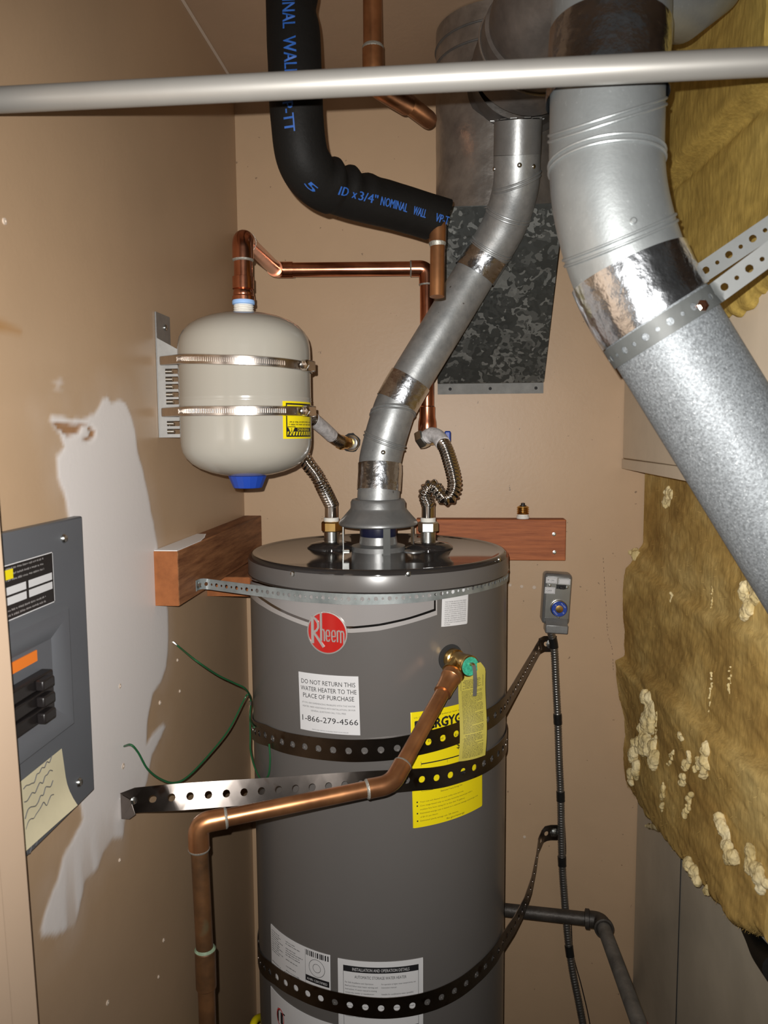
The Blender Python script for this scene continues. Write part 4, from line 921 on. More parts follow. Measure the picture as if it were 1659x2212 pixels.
def sleeve_txt(s_, p0, p1, h, v, zc=None):
    t = MB(); P0_ = D(*p0, zc or zci(p0[0])); P1_ = D(*p1, zc or zci(p1[0])); u0, u1 = ipp.near(P0_), ipp.near(P1_)
    for dx in (-.0003, .0003): text(t, s_, SF, (u0+u1)/2+dx, v, h, abs(u1-u0), lift=.0)
    return fine(obj('printed_lettering', t, m_print, up_))
sleeve_txt('NOMINAL', (634,-40), (638,96), .0150, -.0125, 1.0); sleeve_txt('WALL', (639,118), (641,196), .0150, -.0125, 1.0); sleeve_txt('VP-TT', (643,226), (650,292), .0130, -.0165, 1.005)
sleeve_txt('5', (668,362), (676,378), .009, -.014)
for s_, a_, b_ in (('ID',(703,400),(724,407)),('x',(736,411),(744,414)),('3/4"',(753,417),(794,429)),('NOMINAL',(801,430),(857,446)),('WALL',(868,449),(900,457)),('VP-T',(920,464),(950,474))):
    sleeve_txt(s_, a_, b_, .0105, -.003)
c1 = D(946, 480, 1.135); c2 = D(944, 641, 1.135)
obj('copper_tail', MB().tube([c1, c1.lerp(c2,.5), c2], .0108, 28), m_cuold, up_)
e = obj('copper_elbow', MB().tube(fillet([D(905,463,1.14), c1+V((0,.0,.004)), D(945,526,1.135)], .022, 10), .0124, 28), m_cuold, up_)
obj('solder_joint', MB().lathe([(.0118,-.001),(.0127,0),(.0127,.0015),(.0112,.004),(.0108,.006)], D(945,525,1.135), c2-c1, 24), m_solder, e)
# copper stub by the ceiling
s0 = D(806, 165, 1.26); s1 = D(930, 262, 1.42)
cs = thing('copper_stub_pipe', 'copper pipe dropping from the ceiling and ending in a capped stub', 'pipe', s0)
obj('drop_pipe', MB().tube([V((s0.x,s0.y,ZC-.001)), V((s0.x,s0.y,(ZC+s0.z)/2)), s0], .0155, 28), m_cuold, cs)
e = obj('elbow', MB().tube(fillet([s0+V((0,0,.042)), s0+V((0,0,-.012)), s0.lerp(s1,.55)+V((0,0,-.004))], .04, 10), .0172, 28), m_cuold, cs)
obj('solder_joint', MB().lathe([(.0155,-.010),(.0165,-.002),(.0174,0),(.0174,.003),(.0155,.006)], s0+V((0,0,.042)), (0,0,1), 24), m_solder, e)
d_ = (s1-s0).normalized(); obj('stub', MB().tube([s0.lerp(s1,.4), s1-d_*.01, s1-d_*.003, s1], [.0158,.0158,.0148,.010], 28), m_cuold, cs)

# ================================================================== FLUE VENT OF THE HEATER
def ridge(name, par, c, axis, nrm, r, m, minor=.0016, gap=.0045):
    """rolled swivel seam of an adjustable elbow: two beads running round the pipe in a tilted plane"""
    A = V(axis).normalized(); N_ = V(nrm).normalized(); X = A.cross(V((0,.3,1))).normalized(); Y = A.cross(X); mb = MB()
    for s in (-gap/2, gap/2):
        pts = []
        for k in range(48):
            a = 2*PI*k/48; d = (X*math.cos(a)+Y*math.sin(a))*r; t = -(d.dot(N_))/A.dot(N_); pts.append(V(c)+A*s+d+A*t)
        mb.tube(pts, minor, 8, closed=True)
    return obj(name, mb, m, par)
def tapeband(par, c0, c1, r, m=None, seed=1, amp=.010, flare=0):
    n = 14; Pt = PV if par is vf else PB_; s0, s1 = Pt.near(c0), Pt.near(c1); pts = [Pt.at(s0+(s1-s0)*k/n) for k in range(n+1)]
    f = lambda t, d, p: 1 + amp*.7 + amp*.6*mnoise.noise(p*55+V((seed*7,0,0))) + amp*.5*mnoise.noise(d*6+V((0,seed*3,t*2)))
    o = obj('foil_tape', MB().tube(pts, r, 72, caps=False, fn=f), m or m_foil, par, smooth=80); return o
vf = thing('flue_vent', 'dull grey vent pipe slanting up from the draft hood of the heater', 'vent pipe', (HX,HY,HZ+.085))
A0 = V((HX, HY, HZ+.085)); A1 = D(823, 985, 1.452); A2 = D(845, 905, 1.452); A3 = D(868, 852, 1.452); A4 = D(1030, 585, 1.445); A5 = D(1085, 495, 1.41); A6 = D(1113, 410, 1.37); A7 = D(1117, 335, 1.345); A8 = D(1119, 262, 1.325)
RV = .0395
def seg(name, pts, r, m, par, n=40): return obj(name, MB().tube(pts, r, n, caps=False), m, par)
PV = Path(catmull([A0, A0.lerp(A1,.6), A1, A2, A3, A3.lerp(A4,.5), A4, A5, A6, A7, A8], 14))
def vcut(a, b): return PV.cut(PV.near(a), PV.near(b), .006)
seg('lower_elbow', vcut(A0, A3), RV, m_galv, vf); seg('straight_pipe', vcut(A3, A4), RV*.985, m_galv, vf)
seg('upper_elbow', vcut(A4, A7), RV*1.02, m_galv, vf); seg('top_collar', vcut(A7, A8), RV*1.03, m_galvd, vf)
mb = MB()
for k in range(14):
    a = 2*PI*k/14; ax = (A8-A7).normalized(); X = ax.cross(V((0,1,0))).normalized(); Y = ax.cross(X); d = X*math.cos(a)+Y*math.sin(a); tn = -X*math.sin(a)+Y*math.cos(a)
    p = A8 + d*RV*1.03 + ax*.002; tl = .006+.004*math.sin(k*5.1)
    mb.obox(p+d*tl*.5, (tn, d, ax), (.0055, tl*.6, .0006))
obj('bent_tabs', mb, m_galvd, vf, smooth=0)
def axat(P, q): s = P.near(q); return P.at(s), P.tan(s)
RTv = CR @ V((1,0,0)); BKv = CR @ V((0,0,1))
for q, rt, bb in ((D(832,953,1.45),.10,.17),(D(850,895,1.45),-.27,-.2),(D(1060,535,1.44),-.10,0),(D(1100,462,1.40),0,0),(D(1113,395,1.36),-.4,0)):
    c, a = axat(PV, q); ridge('swivel_seam', vf, c, a, V(a)+RTv*rt+BKv*bb, RV*1.012, m_galv, .0019, .0062)
tapeband(vf, D(818,1058,1.449), D(822,1000,1.449), RV*1.03, seed=1); tapeband(vf, D(858,873,1.452), D(887,821,1.452), RV*1.03, seed=2); tapeband(vf, D(1023,597,1.455), D(1056,543,1.45), RV*1.04, seed=3)
for q, n_ in ((D(828,976,1.412),None),(D(1120,358,1.33),None),(D(1138,362,1.335),None),(D(1067,365,1.35),None)):
    c, a = axat(PV, q); d = (q-c); d = (d-a*d.dot(a)).normalized(); obj('rivet', MB().lathe([(.0042,-.002),(.0042,.0008),(.003,.0022),(.001,.0028)], c+d*RV*1.02, d, 12), m_zinc, vf)
# ------------------------------------------------------------------ main stack, its branch and the sheet metal boot
xl_ = AY(945, 830, 1.72).x; xr_ = AY(1176, 826, 1.72).x; zb_ = AY(1060, 827, 1.72).z; zbt = AY(1060, 851, YB).z; ztp = AY(1090, 447, 1.47).z
m_dull2 = M('dusty_sheet_metal', (.22,.22,.21), .75, .2, var=.2, vscale=40)
db = thing('duct_boot', 'spangled sheet metal boot sloping down from foil-wrapped stack to the back wall', 'duct', V(((xl_+xr_)/2,YB,zbt)))
obj('sloping_body', MB().hexa([V((xl_,1.722,zb_)),V((xr_,1.722,zb_)),V((xr_,YB-.001,zb_)),V((xl_,YB-.001,zb_)),V((xl_,1.455,ztp)),V((xr_,1.455,ztp)),V((xr_,YB-.001,ztp)),V((xl_,YB-.001,ztp))]), m_spang, db, bevel=.0015)
obj('bottom_flange', MB().box((xl_, YB-.0035, zbt), (xr_, YB-.001, zb_+.001)), m_dull2, db)
for f_ in (.12,.5,.93): 
    obj('flange_screw', MB().lathe([(.0035,0),(.0035,.001),(.002,.0018)], (xl_+(xr_-xl_)*f_, YB-.0035, (zbt+zb_)/2), (0,-1,0), 10), m_ss, db)
p = AY(1179, 519, 1.52); 
SX = (xl_+xr_)/2+.006; SY = 1.575; SR = .1215
ms = thing('vent_stack', 'large foil-wrapped round vent stack in the corner under the ceiling', 'vent pipe', V((SX,SY,ztp)))
f_ = lambda t,d,p: 1+.006*mnoise.noise(p*26)+.004*mnoise.noise(p*70)
zs_ = [V((SX,SY,ztp-.004+(ZC-ztp+.002)*k/40)) for k in range(41)]
obj('stack_pipe', MB().tube(zs_, SR, 72, fn=f_), m_foild, ms, smooth=80)
for zz0 in (ZC-.035, ZC-.065, ZC-.10): obj('stack_seam', MB().tube([V((SX+SR*1.004*math.cos(2*PI*k/64), SY+SR*1.004*math.sin(2*PI*k/64), zz0)) for k in range(64)], .002, 8, closed=True), m_dull, ms)
bc0 = D(1112, 212, 1.50); bd_ = (D(1122, 185, 1.18)-bc0).normalized(); bR = .096
Rf = bc0 + bd_*.05
def rimlathe(name, prof, o_, ax, m, n=64): return obj(name, MB().lathe(prof, o_, ax, n, caps=False), m, ms, smooth=60)
rimlathe('branch_collar', [(bR+.012,-.02),(bR+.012,.045),(bR+.009,.050),(bR+.003,.050),(bR+.003,.043),(bR,.040),(bR,.060),(bR-.004,.062)], bc0, bd_, m_foild)
nd = MB(); rr = random.Random(5); X_ = bd_.cross(UP).normalized(); Y_ = bd_.cross(X_)
for k in range(60):
    a = 2*PI*k/60 + rr.uniform(-.03,.03); c = bc0 + bd_*.052 + (X_*math.cos(a)+Y_*math.sin(a))*(bR+.004+rr.uniform(-.002,.003)); nd.lathe([(rr.uniform(.0012,.003),-.001),(.0022,.001),(.0008,.0026)], c, bd_, 7)
cb = obj('caulk_beads', nd, m_ptfe, ms); cb['kind'] = 'stuff'
b1 = bc0 + bd_*.05; b2 = D(1135, 140, 1.31); b3 = D(1186, 20, 1.20); b4 = D(1290, -95, 1.12)
seg('branch_pipe', catmull([b1-bd_*.03, b1, b1.lerp(b2,.5), b2], 8), [.094]*17+[.088]*8, m_dull, ms, 56)
seg('branch_elbow', catmull([b2-(b3-b2)*.1, b2.lerp(b3,.6), b3, b4], 8), [.089]*9+[.083]*16, m_dkfoil, ms, 56)
obj('elbow_rim', MB().tube([b2.lerp(b3,.35)+q for q in [ (lambda a,T=(b3-b2).normalized(): ((T.cross(UP)).normalized()*math.cos(a)+T.cross(T.cross(UP).normalized())*math.sin(a))*.0905)(2*PI*k/56) for k in range(56)]], .0022, 8, closed=True), m_foild, ms)
# ================================================================== BIG VENT OF THE FURNACE
zv = .76
bv = thing('furnace_vent', 'large bright galvanized vent pipe slanting down to the right edge', 'vent pipe', D(1699,1148,zv))
RB = .0545
B0 = V((D(1318,60,zv).x, D(1318,60,zv).y, ZC)); Bp = [D(1323,-260,zv), D(1320,-60,zv), D(1318,60,zv), D(1312,150,zv), D(1310,260,zv), D(1309,345,zv), D(1316,430,zv), D(1340,530,zv), D(1378,625,zv), D(1437,722,zv), D(1560,922,zv*1.0), D(1740,1215,zv*1.0), D(1900,1475,zv)]
PB_ = Path(catmull(Bp, 10)); 
def sub(a, b, st=.008): return PB_.cut(PB_.near(a), PB_.near(b), st)
obj('upper_pipe', MB().tube(PB_.cut(0, PB_.near(Bp[3]), .01), RB*1.045, 56, caps=False), m_galvb, bv)
obj('adjustable_elbow', MB().tube(sub(Bp[3], D(1390,648,zv)), RB, 56, caps=False), m_galvb, bv)
obj('slanted_pipe', MB().tube(sub(D(1388,645,zv), Bp[-1], .02), RB*1.0, 56, caps=False), m_glit, bv)
RT = CR @ V((1,0,0)); UPV = CR @ V((0,1,0)); BK = CR @ V((0,0,1))
for q, ta, bb in (((1312,262),.34,-.42),((1309,357),.0,.0),((1322,520),.12,-.25)):
    c, a = axat(PB_, D(*q, zv)); 
    if a.dot(UPV) > 0: a = -a
    n_ = V(a) + RT*ta + BK*bb
    ridge('swivel_seam', bv, c, a, n_, RB*1.008, m_galvb, .0016, .006)
t1 = tapeband(bv, D(1319,68,zv), D(1313,222,zv), RB*1.062, seed=5, amp=.014); t2 = tapeband(bv, D(1358,578,zv), D(1413,682,zv), RB*1.035, seed=6, amp=.018)
for q in ((1378,510),): 
    c, a = axat(PB_, D(*q, zv)); d = (D(q[0],q[1],zv-RB)-c); d = (d-a*d.dot(a)).normalized(); obj('rivet', MB().lathe([(.0034,-.002),(.0034,.0008),(.002,.002)], c+d*RB*1.002, d, 12), m_galvb, bv)
# second pipe joining it near the ceiling, seen behind its top right
obj('side_branch', MB().tube([D(1370,-30,.80), D(1470,-2,.83), D(1530,-50,.85)], .042, 40), m_galvb, bv)
# hanger straps holding it
cst, ast = axat(PB_, D(1428,708,zv))
if ast.dot(RT) < 0: ast = -ast
Xs = ast.cross(BK).normalized(); Ys = ast.cross(Xs)
# loop: starts front right, round the front and the back
fr_ = lambda ang, r=RB*1.0+.0022: cst + (BK*math.cos(ang) + Xs*math.sin(ang))*r
sgn = 1 if Xs.dot(RT) > 0 else -1
lp_ = [fr_(sgn*k) for k in np.linspace(3.6, -1.9, 60)][::-1]
def hang(name, label, pts, ups, st=.006, pitch=.0125, start=None):
    P = Path(pts); pts2 = P.cut(0, P.len, .006); n = len(pts2); U = [ups[0].lerp(ups[1], k/(n-1)) for k in range(n)]
    c = sum(pts2, V())/n; t = thing(name, label, 'strap', c); mb = MB()
    strap(mb, pts2, U, .0205, .0009, holes_for(Path(pts2).len, pitch, .0036, .0021), pitch); obj('strap_band', mb, m_strapb, t, smooth=40, weld=2e-5); return t
# tail 1: band round the pipe continues to the right as a straight tail
loop = [fr_(sgn*a) for a in np.linspace(-2.6, .95, 50)]
d1 = D(1700, 520, .60+.09) ; loop2 = loop + [loop[-1].lerp(d1, k) for k in (.08,.2,.4,.6,.8,1)]
hs1 = hang('hanger_strap', 'perforated grey strap wrapped round the big vent with a tail to the right edge', loop2, [ast, (ast*.95+RT*.1).normalized()])
obj('strap_bolt', MB().lathe([(.0072,0),(.0072,.002),(.0055,.004),(.0055,.007),(.003,.008)], D(1512,664,.712), BK, 6), m_copper, hs1, smooth=20)
p0 = D(1508, 595, .80); p1 = D(1720, 452, .74)
hs2 = hang('hanger_strap', 'second perforated strap above, ending free behind the big vent', [p0, p0.lerp(p1,.33), p0.lerp(p1,.66), p1], [ast, ast])

# ================================================================== FURNACE AND ITS INSULATION
FXI, FXC, FY0 = .374, .424, .93
fu = thing('furnace', 'furnace with ivory upper casing and dull grey lower cabinet along the right side', 'furnace', V((.8, 1.33, 0)))
zib = AX(1343, 1012, FXI).z
obj('lower_cabinet', MB().box((FXC, FY0, .0), (1.15, YB-.004, zib-.001)), m_cab, fu, bevel=.003)
obj('upper_casing', MB().box((FXI, FY0, zib+.022), (1.15, YB-.004, 2.05)), m_ivory, fu, bevel=.002)
obj('casing_flange', MB().box((FXI-.002, FY0-.01, zib), (1.15, YB-.004, zib+.0215)), m_ivory, fu, bevel=.001)
p = AX(1644, 700, FXI); obj('panel_edge', MB().box((FXI-.004, FY0-.004, zib+.03), (FXI+.002, p.y, 2.0)), m_ivory, fu, bevel=.001)
obj('cabinet_seam', MB().box((FXC-.0012, 1.40, .02), (FXC+.001, 1.4025, zib-.02)), m_ss, fu)
bh = [AX(1612,2008,.420), AX(1628,2030,.416), AX(1648,2062,.408), AX(1680,2098,.400)]; obj('black_hose_end', MB().tube(catmull(bh, 6), [.007+.0006*i for i in range(19)], 16), m_foam, fu)
def fbm(p, o=4):
    s, a, f = 0, 1, 1
    for k in range(o): s += a*mnoise.noise(p*f+V((k*13.1,k*7.7,0))); a *= .5; f *= 2.1
    return s
def lerp_tab(x, T): return float(np.interp(x, [q[0] for q in T], [q[1] for q in T]))
def blanket():
    nY, nZ = 190, 230; y0, y1 = .95, YB-.006; ztop = zib-.003
    edge = [AX(a,b,.39) for a,b in [(1345,1698),(1362,1722),(1388,1748),(1412,1778),(1440,1815),(1462,1845),(1488,1880),(1505,1905),(1540,1938),(1570,1985),(1600,2018),(1640,2032),(1665,2062),(1700,2110)]]
    ez = sorted([(q.y, q.z) for q in edge])
    wl = [AY(a,b,YB-.01) for a,b in [(1398,1032),(1394,1120),(1391,1175),(1368,1218),(1357,1228),(1354,1330),(1352,1418),(1334,1428),(1338,1520),(1345,1620),(1353,1690)]]
    wz = sorted([(q.z, q.x) for q in wl])
    se = [AX(a,b,.385) for a,b in [(1352,1422),(1400,1462),(1450,1500),(1520,1570),(1580,1632),(1659,1672)]]; sz_ = sorted([(q.y,q.z) for q in se])
    s2 = [AX(a,b,.39) for a,b in [(1360,1222),(1420,1268),(1480,1312),(1560,1345),(1659,1400)]]; sz2 = sorted([(q.y,q.z) for q in s2])
    rows = []
    for i in range(nY+1):
        y = y0+(y1-y0)*i/nY; zl = lerp_tab(y, ez) + .010*fbm(V((y*30,1,2)),3) + .006*mnoise.noise(V((y*130,3,1))); row = []
        for k in range(nZ+1):
            t = k/nZ; z = zl+(ztop-zl)*t
            wx = lerp_tab(z, wz); near = min(1, (y1-y)/.30); near = near*near*(3-2*near)
            zs, zq = lerp_tab(y, sz_), lerp_tab(y, sz2)
            stp = 1/(1+math.exp((z-zs)/.0035)); stq = 1/(1+math.exp((z-zq)/.004))
            base = .414 - .020*stq*(.5+.5*min(1, max(0, (y-1.1)/.4))) - .022*stp
            x = wx*(1-near)+base*near
            x -= .009*fbm(V((y*2.6, z*6, 0)),2)+.0026*fbm(V((y*9, z*24, 5)),3)+.0010*fbm(V((y*40, z*90, 9)),2)
            pk = mnoise.noise(V((y*5, z*11, 31))); x -= .010*max(0, pk-.22)
            x += .010*max(0, 1-(y-y0)/.25)**2
            e = min(1, t*(ztop-zl)/.022); x = (FXC-.002) + (x-(FXC-.002))*math.sqrt(max(1-(1-e)**2, 0))
            e2 = min(1, (1-t)*(ztop-zl)/.012); x = (FXC-.002)+(x-(FXC-.002))*(.55+.45*math.sqrt(max(1-(1-e2)**2,0)))
            x = min(x, FXC-.0025)
            row.append(V((x, y, z)))
        rows.append(row)
    return MB().slab(rows, lambda i,k: V((FXC-.0008-rows[i][k].x, 0, 0)))
ib = thing('insulation_blanket', 'torn yellow-brown glass wool blanket hanging on the lower right side of the furnace', 'insulation', V((.40, 1.33, .9)))
obj('wool_sheet', blanket(), m_fib, ib, smooth=75)
cl_t = bpy.data.textures.new('wool_clumps', 'CLOUDS'); cl_t.noise_scale = .006; cl_t.noise_depth = 2
def tuft(par, c, size, seed, m=m_tuft, rot=None, **_):
    """a torn clump of wool: overlapping lobes fused into one skin and roughened"""
    rn = random.Random(seed); R_ = rot or Matrix.Identity(3); bm = bmesh.new(); n = max(6, int(max(size)/.0026))
    for k in range(n):
        t = -1+2*(k+.5)/n; q = V((rn.uniform(-.5,.3)*size[0], (rn.uniform(-.7,.7)*math.sqrt(1-t*t*.8))*size[1], t*size[2] if size[2] >= size[1] else rn.uniform(-.6,.6)*size[2]))
        if size[1] > size[2]: q.y = t*size[1]
        r_ = rn.uniform(.5,1.0)*min(size[1]*.6, size[2])*.85; r_ = max(r_, .0026)
        mt = Matrix.Translation(V(c) + R_ @ q) @ R_.to_4x4() @ Matrix.Diagonal((min(1, .9*size[0]/r_), rn.uniform(.7,1.1), rn.uniform(.8,1.5), 1))
        bmesh.ops.create_icosphere(bm, subdivisions=2, radius=r_, matrix=mt)
    mb = MB(); bm.verts.index_update(); mb.add([v.co for v in bm.verts], [tuple(x.index for x in f.verts) for f in bm.faces]); bm.free()
    o = lab(obj('torn_tuft', mb, m, par, smooth=180), 'pale torn tuft')
    md = o.modifiers.new('fuse', 'REMESH'); md.mode = 'VOXEL'; md.voxel_size = .0013; md.use_smooth_shade = True
    sm_ = o.modifiers.new('soft', 'SMOOTH'); sm_.iterations = 9
    ds = o.modifiers.new('rough', 'DISPLACE'); ds.texture = cl_t; ds.strength = .0045; ds.texture_coords = 'LOCAL'
    return o
ws = bpy.data.objects['wool_sheet']; wv = [ws.matrix_world @ v.co + V(ib.location) for v in ws.data.vertices][:191*231]
def surf(a_, b_):       # the blanket's face where this spot of the photograph lies on it
    d = ray(a_, b_).normalized(); best = None
    for p in wv[::2]:
        q = p-CAM; t = q.dot(d); e = (q-d*t).length_squared
        if best is None or e < best[0]: best = (e, p)
    return best[1]
for k, (a_, b_, sy, sz_, tl, dp_) in enumerate([(1402,1560,.016,.060,.12,.011),(1378,1640,.013,.042,.15,.011),(1366,1678,.009,.018,.15,.009),(1412,1625,.014,.022,.1,.010),(1420,1590,.004,.055,.2,.004),(1352,1192,.010,.018,-.3,.011),(1524,1640,.008,.026,.25,.008),(1510,1656,.006,.014,.1,.006),(1434,1722,.006,.030,.2,.005),(1500,1884,.011,.020,.2,.010),(1531,1914,.006,.014,.4,.008),(1575,1812,.016,.016,.6,.008),(1473,1593,.005,.007,0,.004),(1488,1735,.006,.030,.4,.005),(1446,1078,.010,.022,.1,.006),(1482,1665,.007,.042,.6,.005),(1450,1290,.003,.009,0,.003),(1537,1290,.002,.020,0,.003),(1536,1495,.003,.034,.05,.004),(1580,1470,.003,.022,0,.004),(1625,1270,.014,.045,.3,.007),(1450,1640,.004,.030,.7,.004),(1640,1880,.012,.020,.4,.007)]):
    p = surf(a_, b_); tuft(ib, p+V((-dp_*.10,0,0)), (dp_*1.15, sy*2.2, sz_), k+1, rot=Matrix.Rotation(tl, 3, 'X'))
# a spike of wool sticking out to the left of the torn edge
sp_ = [AX(1450,1780,.405), AX(1425,1784,.398), AX(1410,1785,.396), AX(1396,1784,.395)]
lab(obj('torn_tuft', MB().tube(catmull(sp_, 6), [.014-.0006*i-.0001*i*(i%3) for i in range(19)], 14, fn=lambda t,d,p: 1+.35*mnoise.noise(p*160)), m_tuft, ib, smooth=80), 'pointed wisp of wool')
# loose fibres lying on the face and fringing the torn edge
rf = random.Random(21); fb = MB(); nZ_ = 231
for k in range(1500):
    i = rf.randint(0, 190); j = rf.randint(0, 230) if rf.random() < .75 else rf.randint(0, 4)
    if rf.random() < .12: i = rf.randint(184, 190)
    p = wv[i*nZ_+j]; l = rf.uniform(.003,.008); d = V((rf.uniform(-.5,.05), rf.uniform(-.5,.5), rf.uniform(-1,.4))).normalized()
    if j < 5: d = V((rf.uniform(-.3,.0), rf.uniform(-.4,.5), -1)).normalized()
    s_ = d.cross(V((1,.3,0))).normalized()*rf.uniform(.0001,.0002); m_ = p+d*l*.5+V((-.0012,0,0))
    fb.add([p-s_, p+s_, m_+s_*.8, m_-s_*.8, p+d*l], [(0,1,2,3),(3,2,4)])
fo = obj('loose_fibres', fb, m_fib, ib, smooth=0, recalc=False); fo['kind'] = 'stuff'
def upper_blanket():
    nY, nZ = 150, 120; y0, y1 = .90, YB-.004; low = [AX(a,b,.345) for a,b in [(1440,700),(1500,690),(1560,682),(1600,640),(1665,598)]]; lz = sorted([(q.y,q.z) for q in low]); rows = []
    sm_ = [AX(a,b,.345) for a,b in [(1440,400),(1500,345),(1580,265),(1665,190)]]; ss = sorted([(q.y,q.z) for q in sm_])
    for i in range(nY+1):
        y = y0+(y1-y0)*i/nY; zl = lerp_tab(y, lz)+.006*fbm(V((y*40,0,0)),3); row = []
        for k in range(nZ+1):
            t = k/nZ; z = zl+(ZC-.004-zl)*t; zs = lerp_tab(y, ss)
            x = .345 - .012*math.tanh((z-zs)/.006) + .012*math.exp(-((z-zs)/.008)**2) - .007*fbm(V((y*2.5,z*5,3)),2)-.0012*fbm(V((y*16,z*40,3)),3)
            e = min(1, t*(ZC-zl)/.03); x = FXI-.003+(x-FXI+.003)*math.sqrt(max(1-(1-e)**2,0)); row.append(V((x,y,z)))
        rows.append(row)
    return MB().slab(rows, lambda i,k: V((FXI-.001-rows[i][k].x, 0, 0)))
iu = thing('insulation_blanket', 'amber glass wool blanket over the top right of the furnace, behind the big vent', 'insulation', V((.36,1.3,1.85)))
obj('wool_sheet', upper_blanket(), m_fibu, iu, smooth=75)

# ================================================================== SWITCH BOX, CABLE, GAS PIPE
sc_ = AY(1203, 1300, 1.70); tl_ = math.radians(-3.0); ux = V((math.cos(tl_),0,math.sin(tl_))); uz = V((-math.sin(tl_),0,math.cos(tl_))); oy = V((0,-1,0))
sb = thing('switch_box', 'metal switch box with blue plug fuse on the back wall right of the heater', 'switch box', V((sc_.x, YB, sc_.z-.066)))
def SB(x, y, l=0): return V((sc_.x,1.6955,sc_.z)) + ux*x + uz*y + oy*l
def sbox(name, x0, x1, y0, y1, l0, l1, m, bevel=.001, par=None):
    return obj(name, MB().hexa([SB(x0,y0,l0),SB(x1,y0,l0),SB(x1,y0,l1),SB(x0,y0,l1),SB(x0,y1,l0),SB(x1,y1,l0),SB(x1,y1,l1),SB(x0,y1,l1)]), m, par or sb, bevel=bevel)
sbox('box_body', -.0305, .0295, -.050, .062, -.0435, .0, m_galvd, .007)
sbox('cover_plate', -.0255, .0265, -.036, .053, .0, .0016, m_zinc, .0005)
hd_ = sbox('lower_hood', -.0235, .0255, -.0665, -.047, -.02, .016, m_galvd, .0025)
obj('hood_slope', MB().hexa([SB(-.022,-.048,.0),SB(.0235,-.048,.0),SB(.0235,-.048,.0145),SB(-.022,-.048,.0145),SB(-.024,-.035,.0),SB(.0245,-.035,.0),SB(.0245,-.035,.0025),SB(-.024,-.035,.0025)]), m_galvd, hd_, bevel=.0006)
fc = SB(.004,-.0125,.0015); mb = MB().lathe([(.0185,0),(.0185,.004),(.0172,.006),(.0172,.009)], fc, oy, 32); fh = obj('fuse_holder', mb, m_chrome, sb)
obj('blue_fuse', MB().lathe([(.0165,.006),(.0168,.0095),(.0155,.0112),(.0085,.0112),(.008,.0102)], fc, oy, 32), m_blue, fh); obj('fuse_window', MB().lathe([(.0082,.009),(.0082,.0106),(.004,.0112),(0,.0112)], fc, oy, 24), m_brass, fh)
lt = MB(); FF = lambda x,y,l=0: SB(.004+x*.72+y*.69, -.0125-x*.69+y*.72, .0129+l)
for s_, y_ in (('FUSE',.0105),('TIME DELAY',-.0128)): text(lt, s_, FF, 0, y_, .0022, .013)
text(lt, '15', FF, -.0118, -.001, .003); text(lt, '15', FF, .0118, -.001, .003); obj('fuse_lettering', lt, m_white, fh)
sbox('toggle_slot', -.0045, .0165, .030, .0395, .0010, .0022, m_ss, .0003); sbox('toggle_lever', .002, .013, .0305, .036, .002, .008, m_bake, .001)
for x_, y_ in ((-.0185,.0365),(.0185,.0345),(.0045,-.0325)): obj('screw', MB().lathe([(.0034,.001),(.0034,.002),(.0024,.0034),(.0008,.0036)], SB(x_,y_,0), oy, 12), m_zinc, sb)
for x0,x1,y0,y1 in ((-.0275,-.0035,.0415,.0545),(-.0005,.0245,.0405,.053),(-.0285,-.0065,.0185,.0325)):
    s_ = sbox('paper_sticker', x0,x1,y0,y1,.0016,.0021,m_white,0); lt = MB(); fnn = lambda x,y,l=0,x0=x0,y0=y0: SB(x0+x,y0+y,.0022+l)
    frame(lt, fnn, .0015, .0012, x1-x0-.0015, y1-y0-.0016, .0004, .0002, 2)
    if y0 < .03: text(lt, 'OFF', fnn, (x1-x0)*.42, .0042, .0042, .0115, lift=.0002)
    elif x0 < -.01:
        rect(lt, fnn, .004, .0068, .0085, .0073, .0002); lt.add([fnn(.003,.007,.0002),fnn(.0055,.0085,.0002),fnn(.0055,.0056,.0002)],[(0,1,2)]); text(lt, 'ON', fnn, .014, .0045, .0036, .007, lift=.0002)
    obj('sticker_lettering', lt, m_dgrey, s_)
ac = thing('armoured_cable', 'coiled metal cable with black tape wraps hanging down from the switch box', 'cable', D(1262,2212,1.85))
cp = [SB(-.010,-.064,-.008), AY(1197,1400,1.715), AY(1201,1480,1.722), AY(1205,1560,1.724), AY(1208,1650,1.724), AY(1211,1720,1.724), AY(1214,1860,1.722), AY(1220,1950,1.718), AY(1227,2030,1.71), AY(1237,2100,1.70), AY(1250,2165,1.69), AY(1266,2250,1.68), AY(1285,2360,1.66)]
Pc = Path(catmull(cp, 12)); n_ = int(Pc.len/.0058)*5; c = Pc.cut(0, Pc.len, Pc.len/n_); obj('coiled_sheath', MB().tube(c, [.0078*(1+.11*abs(math.sin(PI*i/5))) for i in range(len(c))], 18), m_cable, ac, smooth=75)
for q, l_ in ((AY(1197,1385,1.715),.026),(AY(1204,1556,1.722),.024),(AY(1210,1719,1.724),.022),(AY(1214,1863,1.722),.022),(AY(1229,2053,1.705),.024)):
    s_ = Pc.near(q); obj('tape_wrap', MB().tube(Pc.cut(s_-l_/2, s_+l_/2, .004), .0096, 20, fn=lambda t,d,p: 1+.04*mnoise.noise(p*200)), m_tape, ac)
tw = [SB(-.0195,-.058,.0), AY(1191,1400,1.732), AY(1196,1480,1.734), AY(1198,1550,1.734), AY(1203,1620,1.733), AY(1215,1665,1.733), AY(1215,1720,1.730), AY(1220,1790,1.732), AY(1222,1840,1.732), AY(1220,1862,1.728), AY(1224,1950,1.73), AY(1233,1985,1.73), AY(1238,2060,1.715), AY(1256,2130,1.705), AY(1272,2200,1.70), AY(1285,2280,1.69)]
obj('thin_wire', MB().tube(catmull(tw, 8), .0013, 8), m_bake, ac)
